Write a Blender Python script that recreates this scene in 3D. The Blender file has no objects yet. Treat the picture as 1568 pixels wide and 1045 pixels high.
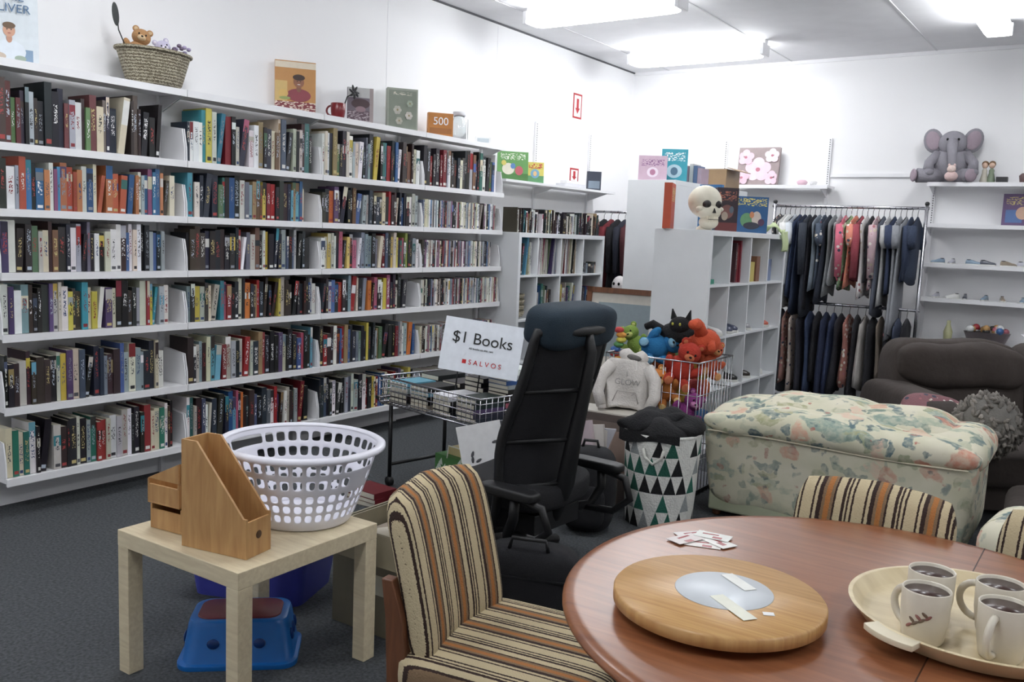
import bpy, bmesh, math, random
from mathutils import Matrix, Vector, Euler
random.seed(7)
R=random.Random(11)
sc=bpy.context.scene
try:
    sc.view_settings.view_transform='Standard'
    sc.view_settings.look='None'
    sc.view_settings.exposure=0.0
except Exception: pass
H=1.39
# ---------------------------------------------------------------- materials
def lin(c):
    return tuple(((x/12.92) if x<=0.04045 else ((x+0.055)/1.055)**2.4) for x in c[:3])
def L4(c): return (*lin(c),1)
def nmat(name,rough=0.6,metal=0.0):
    m=bpy.data.materials.new(name); m.use_nodes=True
    nt=m.node_tree; b=nt.nodes['Principled BSDF']
    b.inputs['Roughness'].default_value=rough; b.inputs['Metallic'].default_value=metal
    return m,nt,b
def N(nt,t,**k):
    n=nt.nodes.new(t)
    for a,v in k.items(): setattr(n,a,v)
    return n
def ramp(nt,stops,interp='LINEAR'):
    r=N(nt,'ShaderNodeValToRGB'); cr=r.color_ramp; cr.interpolation=interp
    cr.elements[0].position=stops[0][0]; cr.elements[0].color=L4(stops[0][1])
    cr.elements[1].position=stops[1][0]; cr.elements[1].color=L4(stops[1][1])
    for p,c in stops[2:]:
        e=cr.elements.new(p); e.color=L4(c)
    return r
def objco(nt,scale=(1,1,1),rot=(0,0,0)):
    t=N(nt,'ShaderNodeTexCoord'); m=N(nt,'ShaderNodeMapping')
    m.inputs['Scale'].default_value=scale; m.inputs['Rotation'].default_value=rot
    nt.links.new(t.outputs['Object'],m.inputs['Vector']); return m.outputs['Vector']
def bump(nt,b,src,strength=0.2,dist=0.01):
    n=N(nt,'ShaderNodeBump'); n.inputs['Strength'].default_value=strength; n.inputs['Distance'].default_value=dist
    nt.links.new(src,n.inputs['Height']); nt.links.new(n.outputs['Normal'],b.inputs['Normal'])
def solid(name,c,rough=0.6,metal=0.0,var=0.04,scale=6,bm=0.0,bscale=60):
    m,nt,b=nmat(name,rough,metal)
    v=objco(nt); n=N(nt,'ShaderNodeTexNoise'); n.inputs['Scale'].default_value=scale; n.inputs['Detail'].default_value=4
    nt.links.new(v,n.inputs['Vector'])
    c2=tuple(max(0,x-var) for x in c); c3=tuple(min(1,x+var) for x in c)
    r=ramp(nt,[(0.3,c2),(0.7,c3)]); nt.links.new(n.outputs['Fac'],r.inputs['Fac'])
    nt.links.new(r.outputs['Color'],b.inputs['Base Color'])
    if bm>0:
        n2=N(nt,'ShaderNodeTexNoise'); n2.inputs['Scale'].default_value=bscale; n2.inputs['Detail'].default_value=3
        nt.links.new(v,n2.inputs['Vector']); bump(nt,b,n2.outputs['Fac'],bm)
    return m
def wood(name,c1,c2,scale=(1,14,14),rough=0.45,freq=3.0):
    m,nt,b=nmat(name,rough)
    v=objco(nt,scale); n=N(nt,'ShaderNodeTexNoise'); n.inputs['Scale'].default_value=freq; n.inputs['Detail'].default_value=6; n.inputs['Distortion'].default_value=0.6
    nt.links.new(v,n.inputs['Vector'])
    r=ramp(nt,[(0.3,c1),(0.7,c2)]); nt.links.new(n.outputs['Fac'],r.inputs['Fac'])
    nt.links.new(r.outputs['Color'],b.inputs['Base Color']); return m
def vcmat(name,rough=0.6,bm=0.0,bs=80,lo=0.88,hi=1.1,ns=25,pat=None):
    m,nt,b=nmat(name,rough)
    a=N(nt,'ShaderNodeAttribute'); a.attribute_name='Col'
    n=N(nt,'ShaderNodeTexNoise'); n.inputs['Scale'].default_value=ns; n.inputs['Detail'].default_value=3
    nt.links.new(objco(nt),n.inputs['Vector'])
    mr=N(nt,'ShaderNodeMapRange'); mr.inputs['To Min'].default_value=lo; mr.inputs['To Max'].default_value=hi
    nt.links.new(n.outputs['Fac'],mr.inputs['Value'])
    mx=N(nt,'ShaderNodeVectorMath',operation='SCALE')
    nt.links.new(a.outputs['Color'],mx.inputs[0]); nt.links.new(mr.outputs['Result'],mx.inputs['Scale'])
    out=mx.outputs['Vector']
    if pat:
        vo=N(nt,'ShaderNodeTexVoronoi'); vo.inputs['Scale'].default_value=pat; nt.links.new(objco(nt),vo.inputs['Vector'])
        lt=N(nt,'ShaderNodeMath',operation='LESS_THAN'); lt.inputs[1].default_value=0.34; nt.links.new(vo.outputs['Distance'],lt.inputs[0])
        sp=N(nt,'ShaderNodeSeparateColor'); nt.links.new(vo.outputs['Color'],sp.inputs[0])
        r=ramp(nt,[(0,(0.85,0.83,0.80)),(0.35,(0.62,0.40,0.42)),(0.55,(0.25,0.27,0.33)),(0.75,(0.75,0.70,0.62))],'CONSTANT'); nt.links.new(sp.outputs[0],r.inputs['Fac'])
        mm=N(nt,'ShaderNodeMix',data_type='RGBA'); nt.links.new(lt.outputs[0],mm.inputs[0]); nt.links.new(out,mm.inputs[6]); nt.links.new(r.outputs['Color'],mm.inputs[7]); out=mm.outputs[2]
    nt.links.new(out,b.inputs['Base Color'])
    if bm>0:
        n2=N(nt,'ShaderNodeTexNoise'); n2.inputs['Scale'].default_value=bs
        nt.links.new(objco(nt),n2.inputs['Vector']); bump(nt,b,n2.outputs['Fac'],bm)
    return m
VC=vcmat('painted_card',0.5); VCG=vcmat('glossy_plastic',0.28); VCF=vcmat('soft_fabric',0.9,0.5,120); VCP=vcmat('printed_fabric',0.9,0.4,120,pat=28)
def textmat(name,sc_=(60,210,150),th=0.55):
    m,nt,b=nmat(name,0.45)
    a=N(nt,'ShaderNodeAttribute'); a.attribute_name='Col'
    a2=N(nt,'ShaderNodeAttribute'); a2.attribute_name='Ink'
    n=N(nt,'ShaderNodeTexNoise'); n.inputs['Scale'].default_value=1; n.inputs['Detail'].default_value=0.5
    nt.links.new(objco(nt,sc_),n.inputs['Vector'])
    g=N(nt,'ShaderNodeMath',operation='GREATER_THAN'); g.inputs[1].default_value=th
    nt.links.new(n.outputs['Fac'],g.inputs[0])
    mx=N(nt,'ShaderNodeMix',data_type='RGBA')
    nt.links.new(g.outputs[0],mx.inputs[0]); nt.links.new(a.outputs['Color'],mx.inputs[6]); nt.links.new(a2.outputs['Color'],mx.inputs[7])
    nt.links.new(mx.outputs[2],b.inputs['Base Color']); return m
INK=textmat('spine_print')
WALL=solid('wall_paint',(0.94,0.94,0.945),0.7,var=0.008,scale=1.2)
CEIL=solid('ceiling_paint',(0.90,0.90,0.91),0.85,var=0.01)
METAL_W=solid('white_powdercoat',(0.91,0.91,0.92),0.4,var=0.01)
LAM=solid('white_laminate',(0.90,0.91,0.92),0.4,var=0.01)
PLW=solid('white_plastic',(0.90,0.90,0.94),0.35,var=0.01)
CHROME=solid('chrome_wire',(0.75,0.75,0.77),0.25,1.0,var=0.03)
BLK=solid('black_plastic',(0.07,0.07,0.08),0.5,var=0.015)
BLKF=solid('black_mesh_fabric',(0.07,0.07,0.09),0.85,var=0.02,bm=0.5,bscale=400)
TEALF=solid('teal_grey_fabric',(0.09,0.16,0.21),0.85,var=0.025,bm=0.4,bscale=300)
BROWNF=solid('brown_suede',(0.245,0.215,0.20),0.9,var=0.03,scale=5,bm=0.3,bscale=30)
BIRCH=wood('birch_veneer',(0.80,0.74,0.62),(0.87,0.82,0.70),(3,22,22))
BAMBOO=wood('bamboo_board',(0.66,0.49,0.31),(0.76,0.60,0.40),(9,9,1.2),freq=5)
BAMBOO2=wood('bamboo_turntable',(0.71,0.53,0.32),(0.81,0.65,0.43),(1.5,40,1),freq=3,rough=0.35)
TEAK=wood('teak_table_veneer',(0.47,0.28,0.18),(0.58,0.37,0.24),(2,26,4),freq=2,rough=0.28)
TEAKD=wood('teak_frame',(0.34,0.21,0.14),(0.46,0.29,0.19),(14,14,2),freq=3)
TRAYW=wood('pale_tray_wood',(0.80,0.73,0.58),(0.88,0.82,0.68),(3,18,3),freq=2,rough=0.4)
def carpet():
    m,nt,b=nmat('charcoal_carpet',0.95)
    v=objco(nt); n=N(nt,'ShaderNodeTexNoise'); n.inputs['Scale'].default_value=90; n.inputs['Detail'].default_value=5
    nt.links.new(v,n.inputs['Vector']); r=ramp(nt,[(0.3,(0.19,0.20,0.21)),(0.72,(0.33,0.345,0.36))]); nt.links.new(n.outputs['Fac'],r.inputs['Fac'])
    nt.links.new(r.outputs['Color'],b.inputs['Base Color']); bump(nt,b,n.outputs['Fac'],0.5,0.01); return m
CARPET=carpet()
def wicker():
    m,nt,b=nmat('wicker_weave',0.7)
    w=N(nt,'ShaderNodeTexWave',bands_direction='Z'); w.inputs['Scale'].default_value=22; w.inputs['Distortion'].default_value=5; w.inputs['Detail Scale'].default_value=6
    nt.links.new(objco(nt),w.inputs['Vector']); r=ramp(nt,[(0.2,(0.48,0.44,0.36)),(0.8,(0.76,0.73,0.64))]); nt.links.new(w.outputs['Fac'],r.inputs['Fac'])
    nt.links.new(r.outputs['Color'],b.inputs['Base Color']); bump(nt,b,w.outputs['Fac'],0.8,0.01); return m
WICK=wicker()
def stripes():
    m,nt,b=nmat('striped_upholstery',0.9)
    t=N(nt,'ShaderNodeTexCoord'); s=N(nt,'ShaderNodeSeparateXYZ'); nt.links.new(t.outputs['Object'],s.inputs[0])
    ns=N(nt,'ShaderNodeTexNoise'); ns.inputs['Scale'].default_value=250; nt.links.new(t.outputs['Object'],ns.inputs['Vector'])
    mm=N(nt,'ShaderNodeMath',operation='MULTIPLY_ADD'); mm.inputs[1].default_value=0.004; nt.links.new(ns.outputs['Fac'],mm.inputs[0]); nt.links.new(s.outputs['Y'],mm.inputs[2])
    o_=N(nt,'ShaderNodeMath',operation='ADD'); o_.inputs[1].default_value=0.035; nt.links.new(mm.outputs[0],o_.inputs[0])
    a=N(nt,'ShaderNodeMath',operation='MULTIPLY'); a.inputs[1].default_value=1/0.118; nt.links.new(o_.outputs[0],a.inputs[0])
    f=N(nt,'ShaderNodeMath',operation='FRACT'); nt.links.new(a.outputs[0],f.inputs[0])
    cr=(0.76,0.70,0.57);br=(0.20,0.13,0.11);og=(0.66,0.43,0.23);tn=(0.50,0.41,0.31)
    r=ramp(nt,[(0,cr),(0.13,br),(0.17,cr),(0.23,br),(0.31,tn),(0.37,og),(0.47,tn),(0.53,br),(0.57,cr),(0.70,br),(0.76,cr),(0.79,br),(0.83,cr),(0.88,br),(0.92,cr)],'CONSTANT')
    nt.links.new(f.outputs[0],r.inputs['Fac']); nt.links.new(r.outputs['Color'],b.inputs['Base Color'])
    bump(nt,b,ns.outputs['Fac'],0.4,0.005); return m
STR=stripes()
def floral(name='floral_upholstery',fade=1.0):
    m,nt,b=nmat(name,0.9)
    v=objco(nt)
    def noise(s,d,vec=v):
        n=N(nt,'ShaderNodeTexNoise'); n.inputs['Scale'].default_value=s; n.inputs['Detail'].default_value=d; nt.links.new(vec,n.inputs['Vector']); return n
    n=noise(9,4)
    ad=N(nt,'ShaderNodeMix',data_type='RGBA'); ad.blend_type='LINEAR_LIGHT'; ad.inputs[0].default_value=0.085
    nt.links.new(v,ad.inputs[6]); nt.links.new(n.outputs['Color'],ad.inputs[7])
    n3=noise(5,3)
    r0=ramp(nt,[(0.35,(0.86,0.84,0.76)),(0.65,(0.80,0.79,0.69))]); nt.links.new(n3.outputs['Fac'],r0.inputs['Fac']); prev=r0.outputs['Color']
    fine=noise(38,3); fr=N(nt,'ShaderNodeMapRange'); fr.inputs['From Min'].default_value=0.35; fr.inputs['From Max'].default_value=0.62; fr.inputs['To Min'].default_value=0.45*fade; fr.inputs['To Max'].default_value=0.95*fade
    nt.links.new(fine.outputs['Fac'],fr.inputs['Value'])
    for sc_,rt,th,stops,off in [
          ((3.0,10,10),(0.3,0.5,0.6),0.38,[(0,(0.66,0.70,0.62)),(0.35,(0.72,0.73,0.64)),(0.7,(0.52,0.60,0.56))],0.3),
          ((12,3.6,10),(0.9,0.2,0.8),0.33,[(0,(0.33,0.43,0.46)),(0.3,(0.60,0.62,0.50)),(0.6,(0.47,0.54,0.50)),(0.85,(0.28,0.36,0.40))],1.7),
          ((4.2,11,13),(0.2,1.0,2.2),0.30,[(0,(0.40,0.48,0.48)),(0.4,(0.64,0.64,0.50)),(0.75,(0.84,0.82,0.74))],5.2),
          ((6.5,6.0,6.5),(0,0,0),0.33,[(0,(0.82,0.64,0.55)),(0.3,(0.86,0.74,0.66)),(0.5,(0.84,0.82,0.74)),(0.72,(0.78,0.54,0.46))],3.1),
          ((15,13,15),(0,0,0.5),0.22,[(0,(0.68,0.42,0.37)),(0.3,(0.84,0.82,0.73)),(0.6,(0.36,0.43,0.44))],7.7)]:
        mp=N(nt,'ShaderNodeMapping'); mp.inputs['Scale'].default_value=sc_; mp.inputs['Location'].default_value=(off,off*2,off); mp.inputs['Rotation'].default_value=rt
        nt.links.new(ad.outputs[2],mp.inputs['Vector'])
        vo=N(nt,'ShaderNodeTexVoronoi'); vo.inputs['Scale'].default_value=1.0; nt.links.new(mp.outputs[0],vo.inputs['Vector'])
        lt=N(nt,'ShaderNodeMapRange'); lt.inputs['From Min'].default_value=th+0.02; lt.inputs['From Max'].default_value=th-0.03; lt.inputs['To Min'].default_value=0; lt.inputs['To Max'].default_value=1
        nt.links.new(vo.outputs['Distance'],lt.inputs['Value'])
        ml=N(nt,'ShaderNodeMath',operation='MULTIPLY'); nt.links.new(lt.outputs[0],ml.inputs[0]); nt.links.new(fr.outputs[0],ml.inputs[1])
        sp=N(nt,'ShaderNodeSeparateColor'); nt.links.new(vo.outputs['Color'],sp.inputs[0])
        r=ramp(nt,stops,'CONSTANT'); nt.links.new(sp.outputs[0],r.inputs['Fac'])
        mx=N(nt,'ShaderNodeMix',data_type='RGBA'); nt.links.new(ml.outputs[0],mx.inputs[0]); nt.links.new(prev,mx.inputs[6]); nt.links.new(r.outputs['Color'],mx.inputs[7]); prev=mx.outputs[2]
    nt.links.new(prev,b.inputs['Base Color']); bump(nt,b,n3.outputs['Fac'],0.5,0.02); return m
FLO=floral(); FLO2=floral('faded_floral_upholstery',0.72)
SAGE=solid('sage_lining',(0.66,0.68,0.58),0.9,var=0.03)
def emis(name,s):
    m=bpy.data.materials.new(name); m.use_nodes=True; nt=m.node_tree; nt.nodes.clear()
    e=N(nt,'ShaderNodeEmission'); e.inputs['Strength'].default_value=s; e.inputs['Color'].default_value=(0.96,0.98,1,1)
    o=N(nt,'ShaderNodeOutputMaterial'); nt.links.new(e.outputs[0],o.inputs[0]); return m
LAMP=emis('fluorescent_diffuser',25)
def glassy():
    m,nt,b=nmat('clear_glass',0.05); b.inputs['Transmission Weight'].default_value=0.9; b.inputs['Base Color'].default_value=(0.9,0.93,0.93,1); return m
GLASS=glassy()
SILV=solid('silver_disc',(0.80,0.82,0.84),0.4,0.15,var=0.01)
# ---------------------------------------------------------------- mesh builder
class B:
    def __init__(s,vc=None):
        s.v=[];s.f=[];s.m=[];s.c=[];s.k=[];s.sm=[];s.mats=[];s.T=Matrix.Identity(4);s.vc=vc or VC
    def add(s,vs,fs,mat,smooth=False,ink=None):
        if isinstance(mat,tuple): col=lin(mat); mm=s.vc
        else: col=(1,1,1); mm=mat
        if ink is not None: mm=INK
        if mm not in s.mats: s.mats.append(mm)
        i=s.mats.index(mm); o=len(s.v); T=s.T
        s.v+= [tuple(T@Vector(p)) for p in vs]
        ik=lin(ink) if ink else col
        for f in fs:
            s.f.append([o+j for j in f]); s.m.append(i); s.c.append(col); s.k.append(ik); s.sm.append(smooth)
    def box(s,c,d,mat,rot=(0,0,0)):
        x,y,z=[q/2 for q in d]; Rm=Euler(rot).to_matrix(); C=Vector(c)
        vs=[C+Rm@Vector(p) for p in [(-x,-y,-z),(x,-y,-z),(x,y,-z),(-x,y,-z),(-x,-y,z),(x,-y,z),(x,y,z),(-x,y,z)]]
        s.add(vs,[(0,3,2,1),(4,5,6,7),(0,1,5,4),(1,2,6,5),(2,3,7,6),(3,0,4,7)],mat)
    def bb(s,x0,x1,y0,y1,z0,z1,mat): s.box(((x0+x1)/2,(y0+y1)/2,(z0+z1)/2),(x1-x0,y1-y0,z1-z0),mat)
    def quad(s,pts,mat,ink=None): s.add(pts,[tuple(range(len(pts)))],mat,ink=ink)
    def prism(s,pts,dvec,mat):
        n=len(pts); d=Vector(dvec); vs=[Vector(p) for p in pts]+[Vector(p)+d for p in pts]
        fs=[tuple(range(n))[::-1],tuple(range(n,2*n))]+[(i,(i+1)%n,n+(i+1)%n,n+i) for i in range(n)]
        s.add(vs,fs,mat)
    def loft(s,rings,mat,caps=True,smooth=True,closed=True):
        n=len(rings[0]); vs=[p for r in rings for p in r]; fs=[]
        for i in range(len(rings)-1):
            for j in range(n if closed else n-1):
                fs.append((i*n+j,i*n+(j+1)%n,(i+1)*n+(j+1)%n,(i+1)*n+j))
        if caps:
            fs.append(tuple(range(n))[::-1]); fs.append(tuple((len(rings)-1)*n+j for j in range(n)))
        s.add(vs,fs,mat,smooth)
    def tube(s,pts,r,mat,seg=8):
        pts=[Vector(p) for p in pts]; rs=r if isinstance(r,(list,tuple)) else [r]*len(pts)
        rings=[]; up=None
        for i,p in enumerate(pts):
            t=(pts[min(i+1,len(pts)-1)]-pts[max(i-1,0)])
            if t.length<1e-9: t=Vector((0,0,1))
            t.normalize()
            if up is None: up=t.orthogonal().normalized()
            up=(up-t*up.dot(t)); 
            if up.length<1e-6: up=t.orthogonal()
            up.normalize(); w=t.cross(up)
            rings.append([p+(up*math.cos(a)+w*math.sin(a))*rs[i] for a in [2*math.pi*k/seg for k in range(seg)]])
        s.loft(rings,mat)
    def cyl(s,p0,p1,r0,mat,r1=None,seg=16): s.tube([p0,p1],[r0,r0 if r1 is None else r1],mat,seg)
    def lathe(s,prof,mat,c=(0,0,0),seg=32,sx=1,sy=1,caps=True):
        s.loft([[(c[0]+r*sx*math.cos(a),c[1]+r*sy*math.sin(a),c[2]+z) for a in [2*math.pi*k/seg for k in range(seg)]] for r,z in prof],mat,caps=caps)
    def ell(s,c,r,mat,rot=(0,0,0),seg=16,rings=10,e=1.0,noise=0.0,e2=None,fn=None):
        if not isinstance(r,(tuple,list)): r=(r,r,r)
        e2=e2 or e
        Rm=Euler(rot).to_matrix(); C=Vector(c); P=lambda q,w: math.copysign(abs(q)**w,q)
        vs=[];fs=[]
        for i in range(1,rings):
            ph=-math.pi/2+math.pi*i/rings
            for j in range(seg):
                th=2*math.pi*j/seg; k=1+(R.uniform(-noise,noise) if noise else 0)
                p=Vector((r[0]*P(math.cos(ph),e)*P(math.cos(th),e2)*k,r[1]*P(math.cos(ph),e)*P(math.sin(th),e2)*k,r[2]*P(math.sin(ph),e)*k))
                if fn: p=fn(p)
                vs.append(C+Rm@p)
        n=len(vs)
        for q in(-1,1):
            p=Vector((0,0,q*r[2])); p=fn(p) if fn else p; vs.append(C+Rm@p)
        for i in range(rings-2):
            for j in range(seg): fs.append((i*seg+j,i*seg+(j+1)%seg,(i+1)*seg+(j+1)%seg,(i+1)*seg+j))
        for j in range(seg):
            fs.append((n,(j+1)%seg,j)); fs.append((n+1,(rings-2)*seg+j,(rings-2)*seg+(j+1)%seg))
        s.add(vs,fs,mat,True)
    def pad(s,c,d,mat,rot=(0,0,0),e=0.35): s.ell(c,(d[0]/2,d[1]/2,d[2]/2),mat,rot,seg=40,rings=20,e=e,e2=e)
    def grid(s,fn,nu,nv,mat,smooth=True):
        vs=[fn(i/nu,j/nv) for j in range(nv+1) for i in range(nu+1)]
        fs=[(j*(nu+1)+i,j*(nu+1)+i+1,(j+1)*(nu+1)+i+1,(j+1)*(nu+1)+i) for j in range(nv) for i in range(nu)]
        s.add(vs,fs,mat,smooth)
    def obj(s,name,loc=(0,0,0),rot=(0,0,0),bevel=0,sub=0,solid=0,parent=None,recalc=True):
        me=bpy.data.meshes.new(name); me.from_pydata(s.v,[],s.f)
        for m in s.mats: me.materials.append(m)
        me.polygons.foreach_set('material_index',s.m); me.polygons.foreach_set('use_smooth',s.sm)
        for nm,src in (('Col',s.c),('Ink',s.k)):
            ca=me.color_attributes.new(nm,'FLOAT_COLOR','CORNER'); d=[]
            for p,c in zip(me.polygons,src): d+=[*c,1.0]*p.loop_total
            ca.data.foreach_set('color',d)
        me.update()
        if recalc:
            bm=bmesh.new(); bm.from_mesh(me); bmesh.ops.recalc_face_normals(bm,faces=bm.faces); bm.to_mesh(me); bm.free()
        o=bpy.data.objects.new(name,me); sc.collection.objects.link(o); o.location=loc; o.rotation_euler=rot
        if solid:
            q=o.modifiers.new('s','SOLIDIFY'); q.thickness=solid; q.offset=0
        if bevel:
            q=o.modifiers.new('b','BEVEL'); q.width=bevel; q.segments=2; q.limit_method='ANGLE'
        if sub:
            q=o.modifiers.new('ss','SUBSURF'); q.levels=sub; q.render_levels=sub
        if parent: o.parent=parent
        return o
def empty(name,loc=(0,0,0),rot=(0,0,0)):
    o=bpy.data.objects.new(name,None); sc.collection.objects.link(o); o.location=loc; o.rotation_euler=rot; o.empty_display_size=0.05; return o
def text(name,body,size,loc,rot,mat,parent,ext=0.0004):
    cu=bpy.data.curves.new(name,'FONT'); cu.body=body; cu.size=size; cu.align_x='CENTER'; cu.align_y='CENTER'; cu.extrude=ext
    cu.materials.append(mat); o=bpy.data.objects.new(name,cu); sc.collection.objects.link(o); o.location=loc; o.rotation_euler=rot; o.parent=parent; return o
INKBLK=solid('black_ink',(0.12,0.12,0.12),0.6,var=0.01); INKRED=solid('red_ink',(0.75,0.1,0.12),0.6,var=0.01); INKWHT=solid('white_ink',(0.95,0.95,0.95),0.6,var=0.01); INKBLU=solid('blue_ink',(0.3,0.42,0.55),0.6,var=0.01); INKGRY=solid('grey_ink',(0.55,0.54,0.53),0.8,var=0.01)

# ---------------------------------------------------------------- room
CZ=3.02
def room():
    for nm,a,m in [('floor',(-4.4,3.1,-2.6,8.3,-0.1,0.0),CARPET),('ceiling',(-4.4,3.1,-2.6,8.3,CZ,CZ+0.1),CEIL),
        ('wall_left',(-4.4,-4.3,-2.6,8.3,0,CZ),WALL),('wall_back',(-4.3,3.0,8.2,8.3,0,CZ),WALL),
        ('wall_right',(3.0,3.1,-2.6,8.3,0,CZ),WALL),('wall_front',(-4.3,3.0,-2.6,-2.5,0,CZ),WALL)]:
        b=B(); b.bb(*a,m); b.obj(nm)
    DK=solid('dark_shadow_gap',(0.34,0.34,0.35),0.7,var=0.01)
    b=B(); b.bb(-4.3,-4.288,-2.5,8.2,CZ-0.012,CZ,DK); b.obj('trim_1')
    b=B(); b.bb(-4.3,3.0,8.185,8.2,CZ-0.03,CZ,METAL_W); b.obj('trim_2')
    SEAM=solid('ceiling_batten',(0.82,0.82,0.83),0.7,var=0.01)
    for i,x in enumerate((-3.92,-2.72,-1.52,-0.32,0.88,2.08)):
        b=B(); b.bb(x-0.006,x+0.006,-2.5,8.18,CZ-0.004,CZ,SEAM); b.obj('trim_%d'%(3+i))
    b=B(); b.bb(-4.3,-4.298,4.6,4.604,0.0,CZ-0.02,METAL_W); b.bb(-4.3,-4.298,5.86,5.864,0.0,CZ-0.02,METAL_W); b.obj('trim_9')
    b=B(); b.bb(-2.30,-1.46,8.18,8.2,1.99,2.02,METAL_W); b.obj('trim_10')
room()
def batten(cx,cy,along,L=1.22):
    b=B(); 
    b.box((0,0,0.070),(L,0.07,0.04),METAL_W)
    b.ell((0,0,0.0),(L/2-0.03,0.08,0.045),LAMP,seg=24,rings=8,e=0.2,e2=0.2)
    b.box((-L/2+0.012,0,0.01),(0.03,0.16,0.09),METAL_W); b.box((L/2-0.012,0,0.01),(0.03,0.16,0.09),METAL_W)
    b.obj('fluorescent_light',(cx,cy,CZ-0.09),(0,0,0 if along=='x' else math.pi/2),bevel=0.004)
for a in [(-3.24,7.26,'x'),(-3.22,5.60,'x'),(-0.95,6.66,'y'),(-3.0,2.2,'x'),(-0.95,3.4,'y'),(-0.95,0.2,'y'),(1.6,5.2,'y'),(1.6,1.5,'y'),(-3.0,-0.8,'x')]: batten(*a)  # in-view battens come first; the rest are out of frame, added for brightness

# ---------------------------------------------------------------- bookshelf
ZS=[2.04,1.685,1.40,1.12,0.845,0.515,0.19]
YB=[1.93,2.868,3.806,4.744,5.682]
XF=-4.05;XW=-4.295
def bookshelf():
    b=B()
    for y in YB: b.bb(XW,XW+0.022,y-0.015,y+0.015,0.0,2.12,METAL_W)
    for r,z in enumerate(ZS):
        for i in range(4):
            y0,y1=YB[i]+0.002,YB[i+1]-0.002
            b.bb(XW+0.026,XF-0.013,y0,y1,z-0.020,z,METAL_W); b.bb(XF-0.0125,XF,y0,y1,z-0.032,z+0.002,METAL_W)
            if r>0:
                for yy in (y0+0.001,y1-0.007):
                    b.prism([(XF-0.014,yy,z+0.001),(XF-0.016,yy,z+0.07),(XF-0.035,yy,z+0.165),(XW+0.04,yy,z+0.185),(XW+0.027,yy,z+0.001)],(0,0.006,0),METAL_W)
            else:
                for yy in (y0+0.001,y1-0.007):
                    b.prism([(XF-0.02,yy,z-0.021),(XW+0.027,yy,z-0.021),(XW+0.027,yy,z-0.10)],(0,0.006,0),METAL_W)
    b.obj('library_bookshelf')
bookshelf()
dark=[(0.08,0.08,0.10),(0.12,0.12,0.14),(0.06,0.06,0.07),(0.13,0.15,0.21),(0.18,0.12,0.12),(0.21,0.18,0.16),(0.10,0.14,0.16),(0.15,0.15,0.16)]
light=[(0.86,0.86,0.85),(0.78,0.78,0.74),(0.90,0.90,0.90),(0.70,0.69,0.65),(0.80,0.77,0.68),(0.62,0.64,0.66)]
accent=[(0.58,0.15,0.15),(0.45,0.12,0.15),(0.20,0.48,0.54),(0.16,0.32,0.50),(0.74,0.42,0.20),(0.30,0.40,0.29),(0.40,0.29,0.21),(0.56,0.47,0.34),(0.20,0.40,0.37),(0.76,0.69,0.32),(0.30,0.24,0.38),(0.64,0.34,0.42),(0.27,0.31,0.40),(0.48,0.53,0.56),(0.38,0.60,0.68),(0.35,0.37,0.42),(0.25,0.35,0.55)]
def pick(w=(0.42,0.24,0.34),pal=None):
    q=R.random()
    p=dark if q<w[0] else light if q<w[0]+w[1] else (pal or accent)
    c=R.choice(p); k=R.uniform(-0.05,0.05); return tuple(min(1,max(0.02,x+k+R.uniform(-0.02,0.02))) for x in c)
def contrast(c): 
    l=sum(c)/3
    if l<0.45: return R.choice([(0.82,0.82,0.80),(0.72,0.66,0.45),(0.62,0.25,0.24),(0.66,0.70,0.75),(0.88,0.88,0.88),(0.5,0.52,0.55)])
    return R.choice([(0.15,0.15,0.17),(0.5,0.18,0.2),(0.2,0.27,0.42),(0.3,0.3,0.32)])
def book(b,y,z,th,h,d,c,xf,lean=0.0,paperback=True):
    T0=b.T
    b.T=T0@Matrix.Translation((xf,y,z))@Euler((-lean,0,0)).to_matrix().to_4x4()
    pg=(0.84,0.82,0.75); e=0.0015
    b.bb(-d,0,0,e,0,h,c); b.bb(-d,0,th-e,th,0,h,c); b.bb(-0.002,0,e,th-e,0,h,c)
    b.bb(-d+0.004,-0.002,e,th-e,0.002,h-(0.001 if paperback else 0.005),pg)
    k=contrast(c); x=0.0006
    q=R.random(); m=th*0.16
    if R.random()<0.30:
        z0=h*R.uniform(0.5,0.75); z1=min(h,z0+h*R.uniform(0.12,0.45)); cc=pick((0.25,0.35,0.4))
        b.quad([(x,0,z0),(x,th,z0),(x,th,z1),(x,0,z1)],cc)
    if q<0.85:
        z0=h*R.uniform(0.28,0.45); z1=h*R.uniform(0.68,0.92); a=th*R.uniform(0.2,0.32)
        b.quad([(x*2,a,z0),(x*2,th-a,z0),(x*2,th-a,z1),(x*2,a,z1)],c,ink=k)
    if R.random()<0.45:
        z0=h*0.05; z1=z0+h*0.07
        b.quad([(x*2,m,z0),(x*2,th-m,z0),(x*2,th-m,z1),(x*2,m,z1)],k)
    b.T=T0
def fill_row(b,y0,y1,z,hmax,xf=XF-0.02,hr=(0.17,0.22),tr=(0.014,0.036),w=(0.42,0.24,0.34),leanp=0.1,jit=0.015,pal=None):
    y=y0
    while y<y1:
        th=R.uniform(*tr); h=min(hmax,R.uniform(*hr)); d=min(0.2,h*R.uniform(0.62,0.72)); lean=0
        if R.random()<leanp: lean=R.uniform(0.05,0.16); 
        adv=th+ (h*math.sin(lean) if lean else 0)+0.0008
        if y+adv>y1: break
        book(b,y,z+0.001+(th*math.sin(lean) if lean else 0),th,h,d,pick(w,pal),xf-R.uniform(0,jit),lean)
        y+=adv
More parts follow.
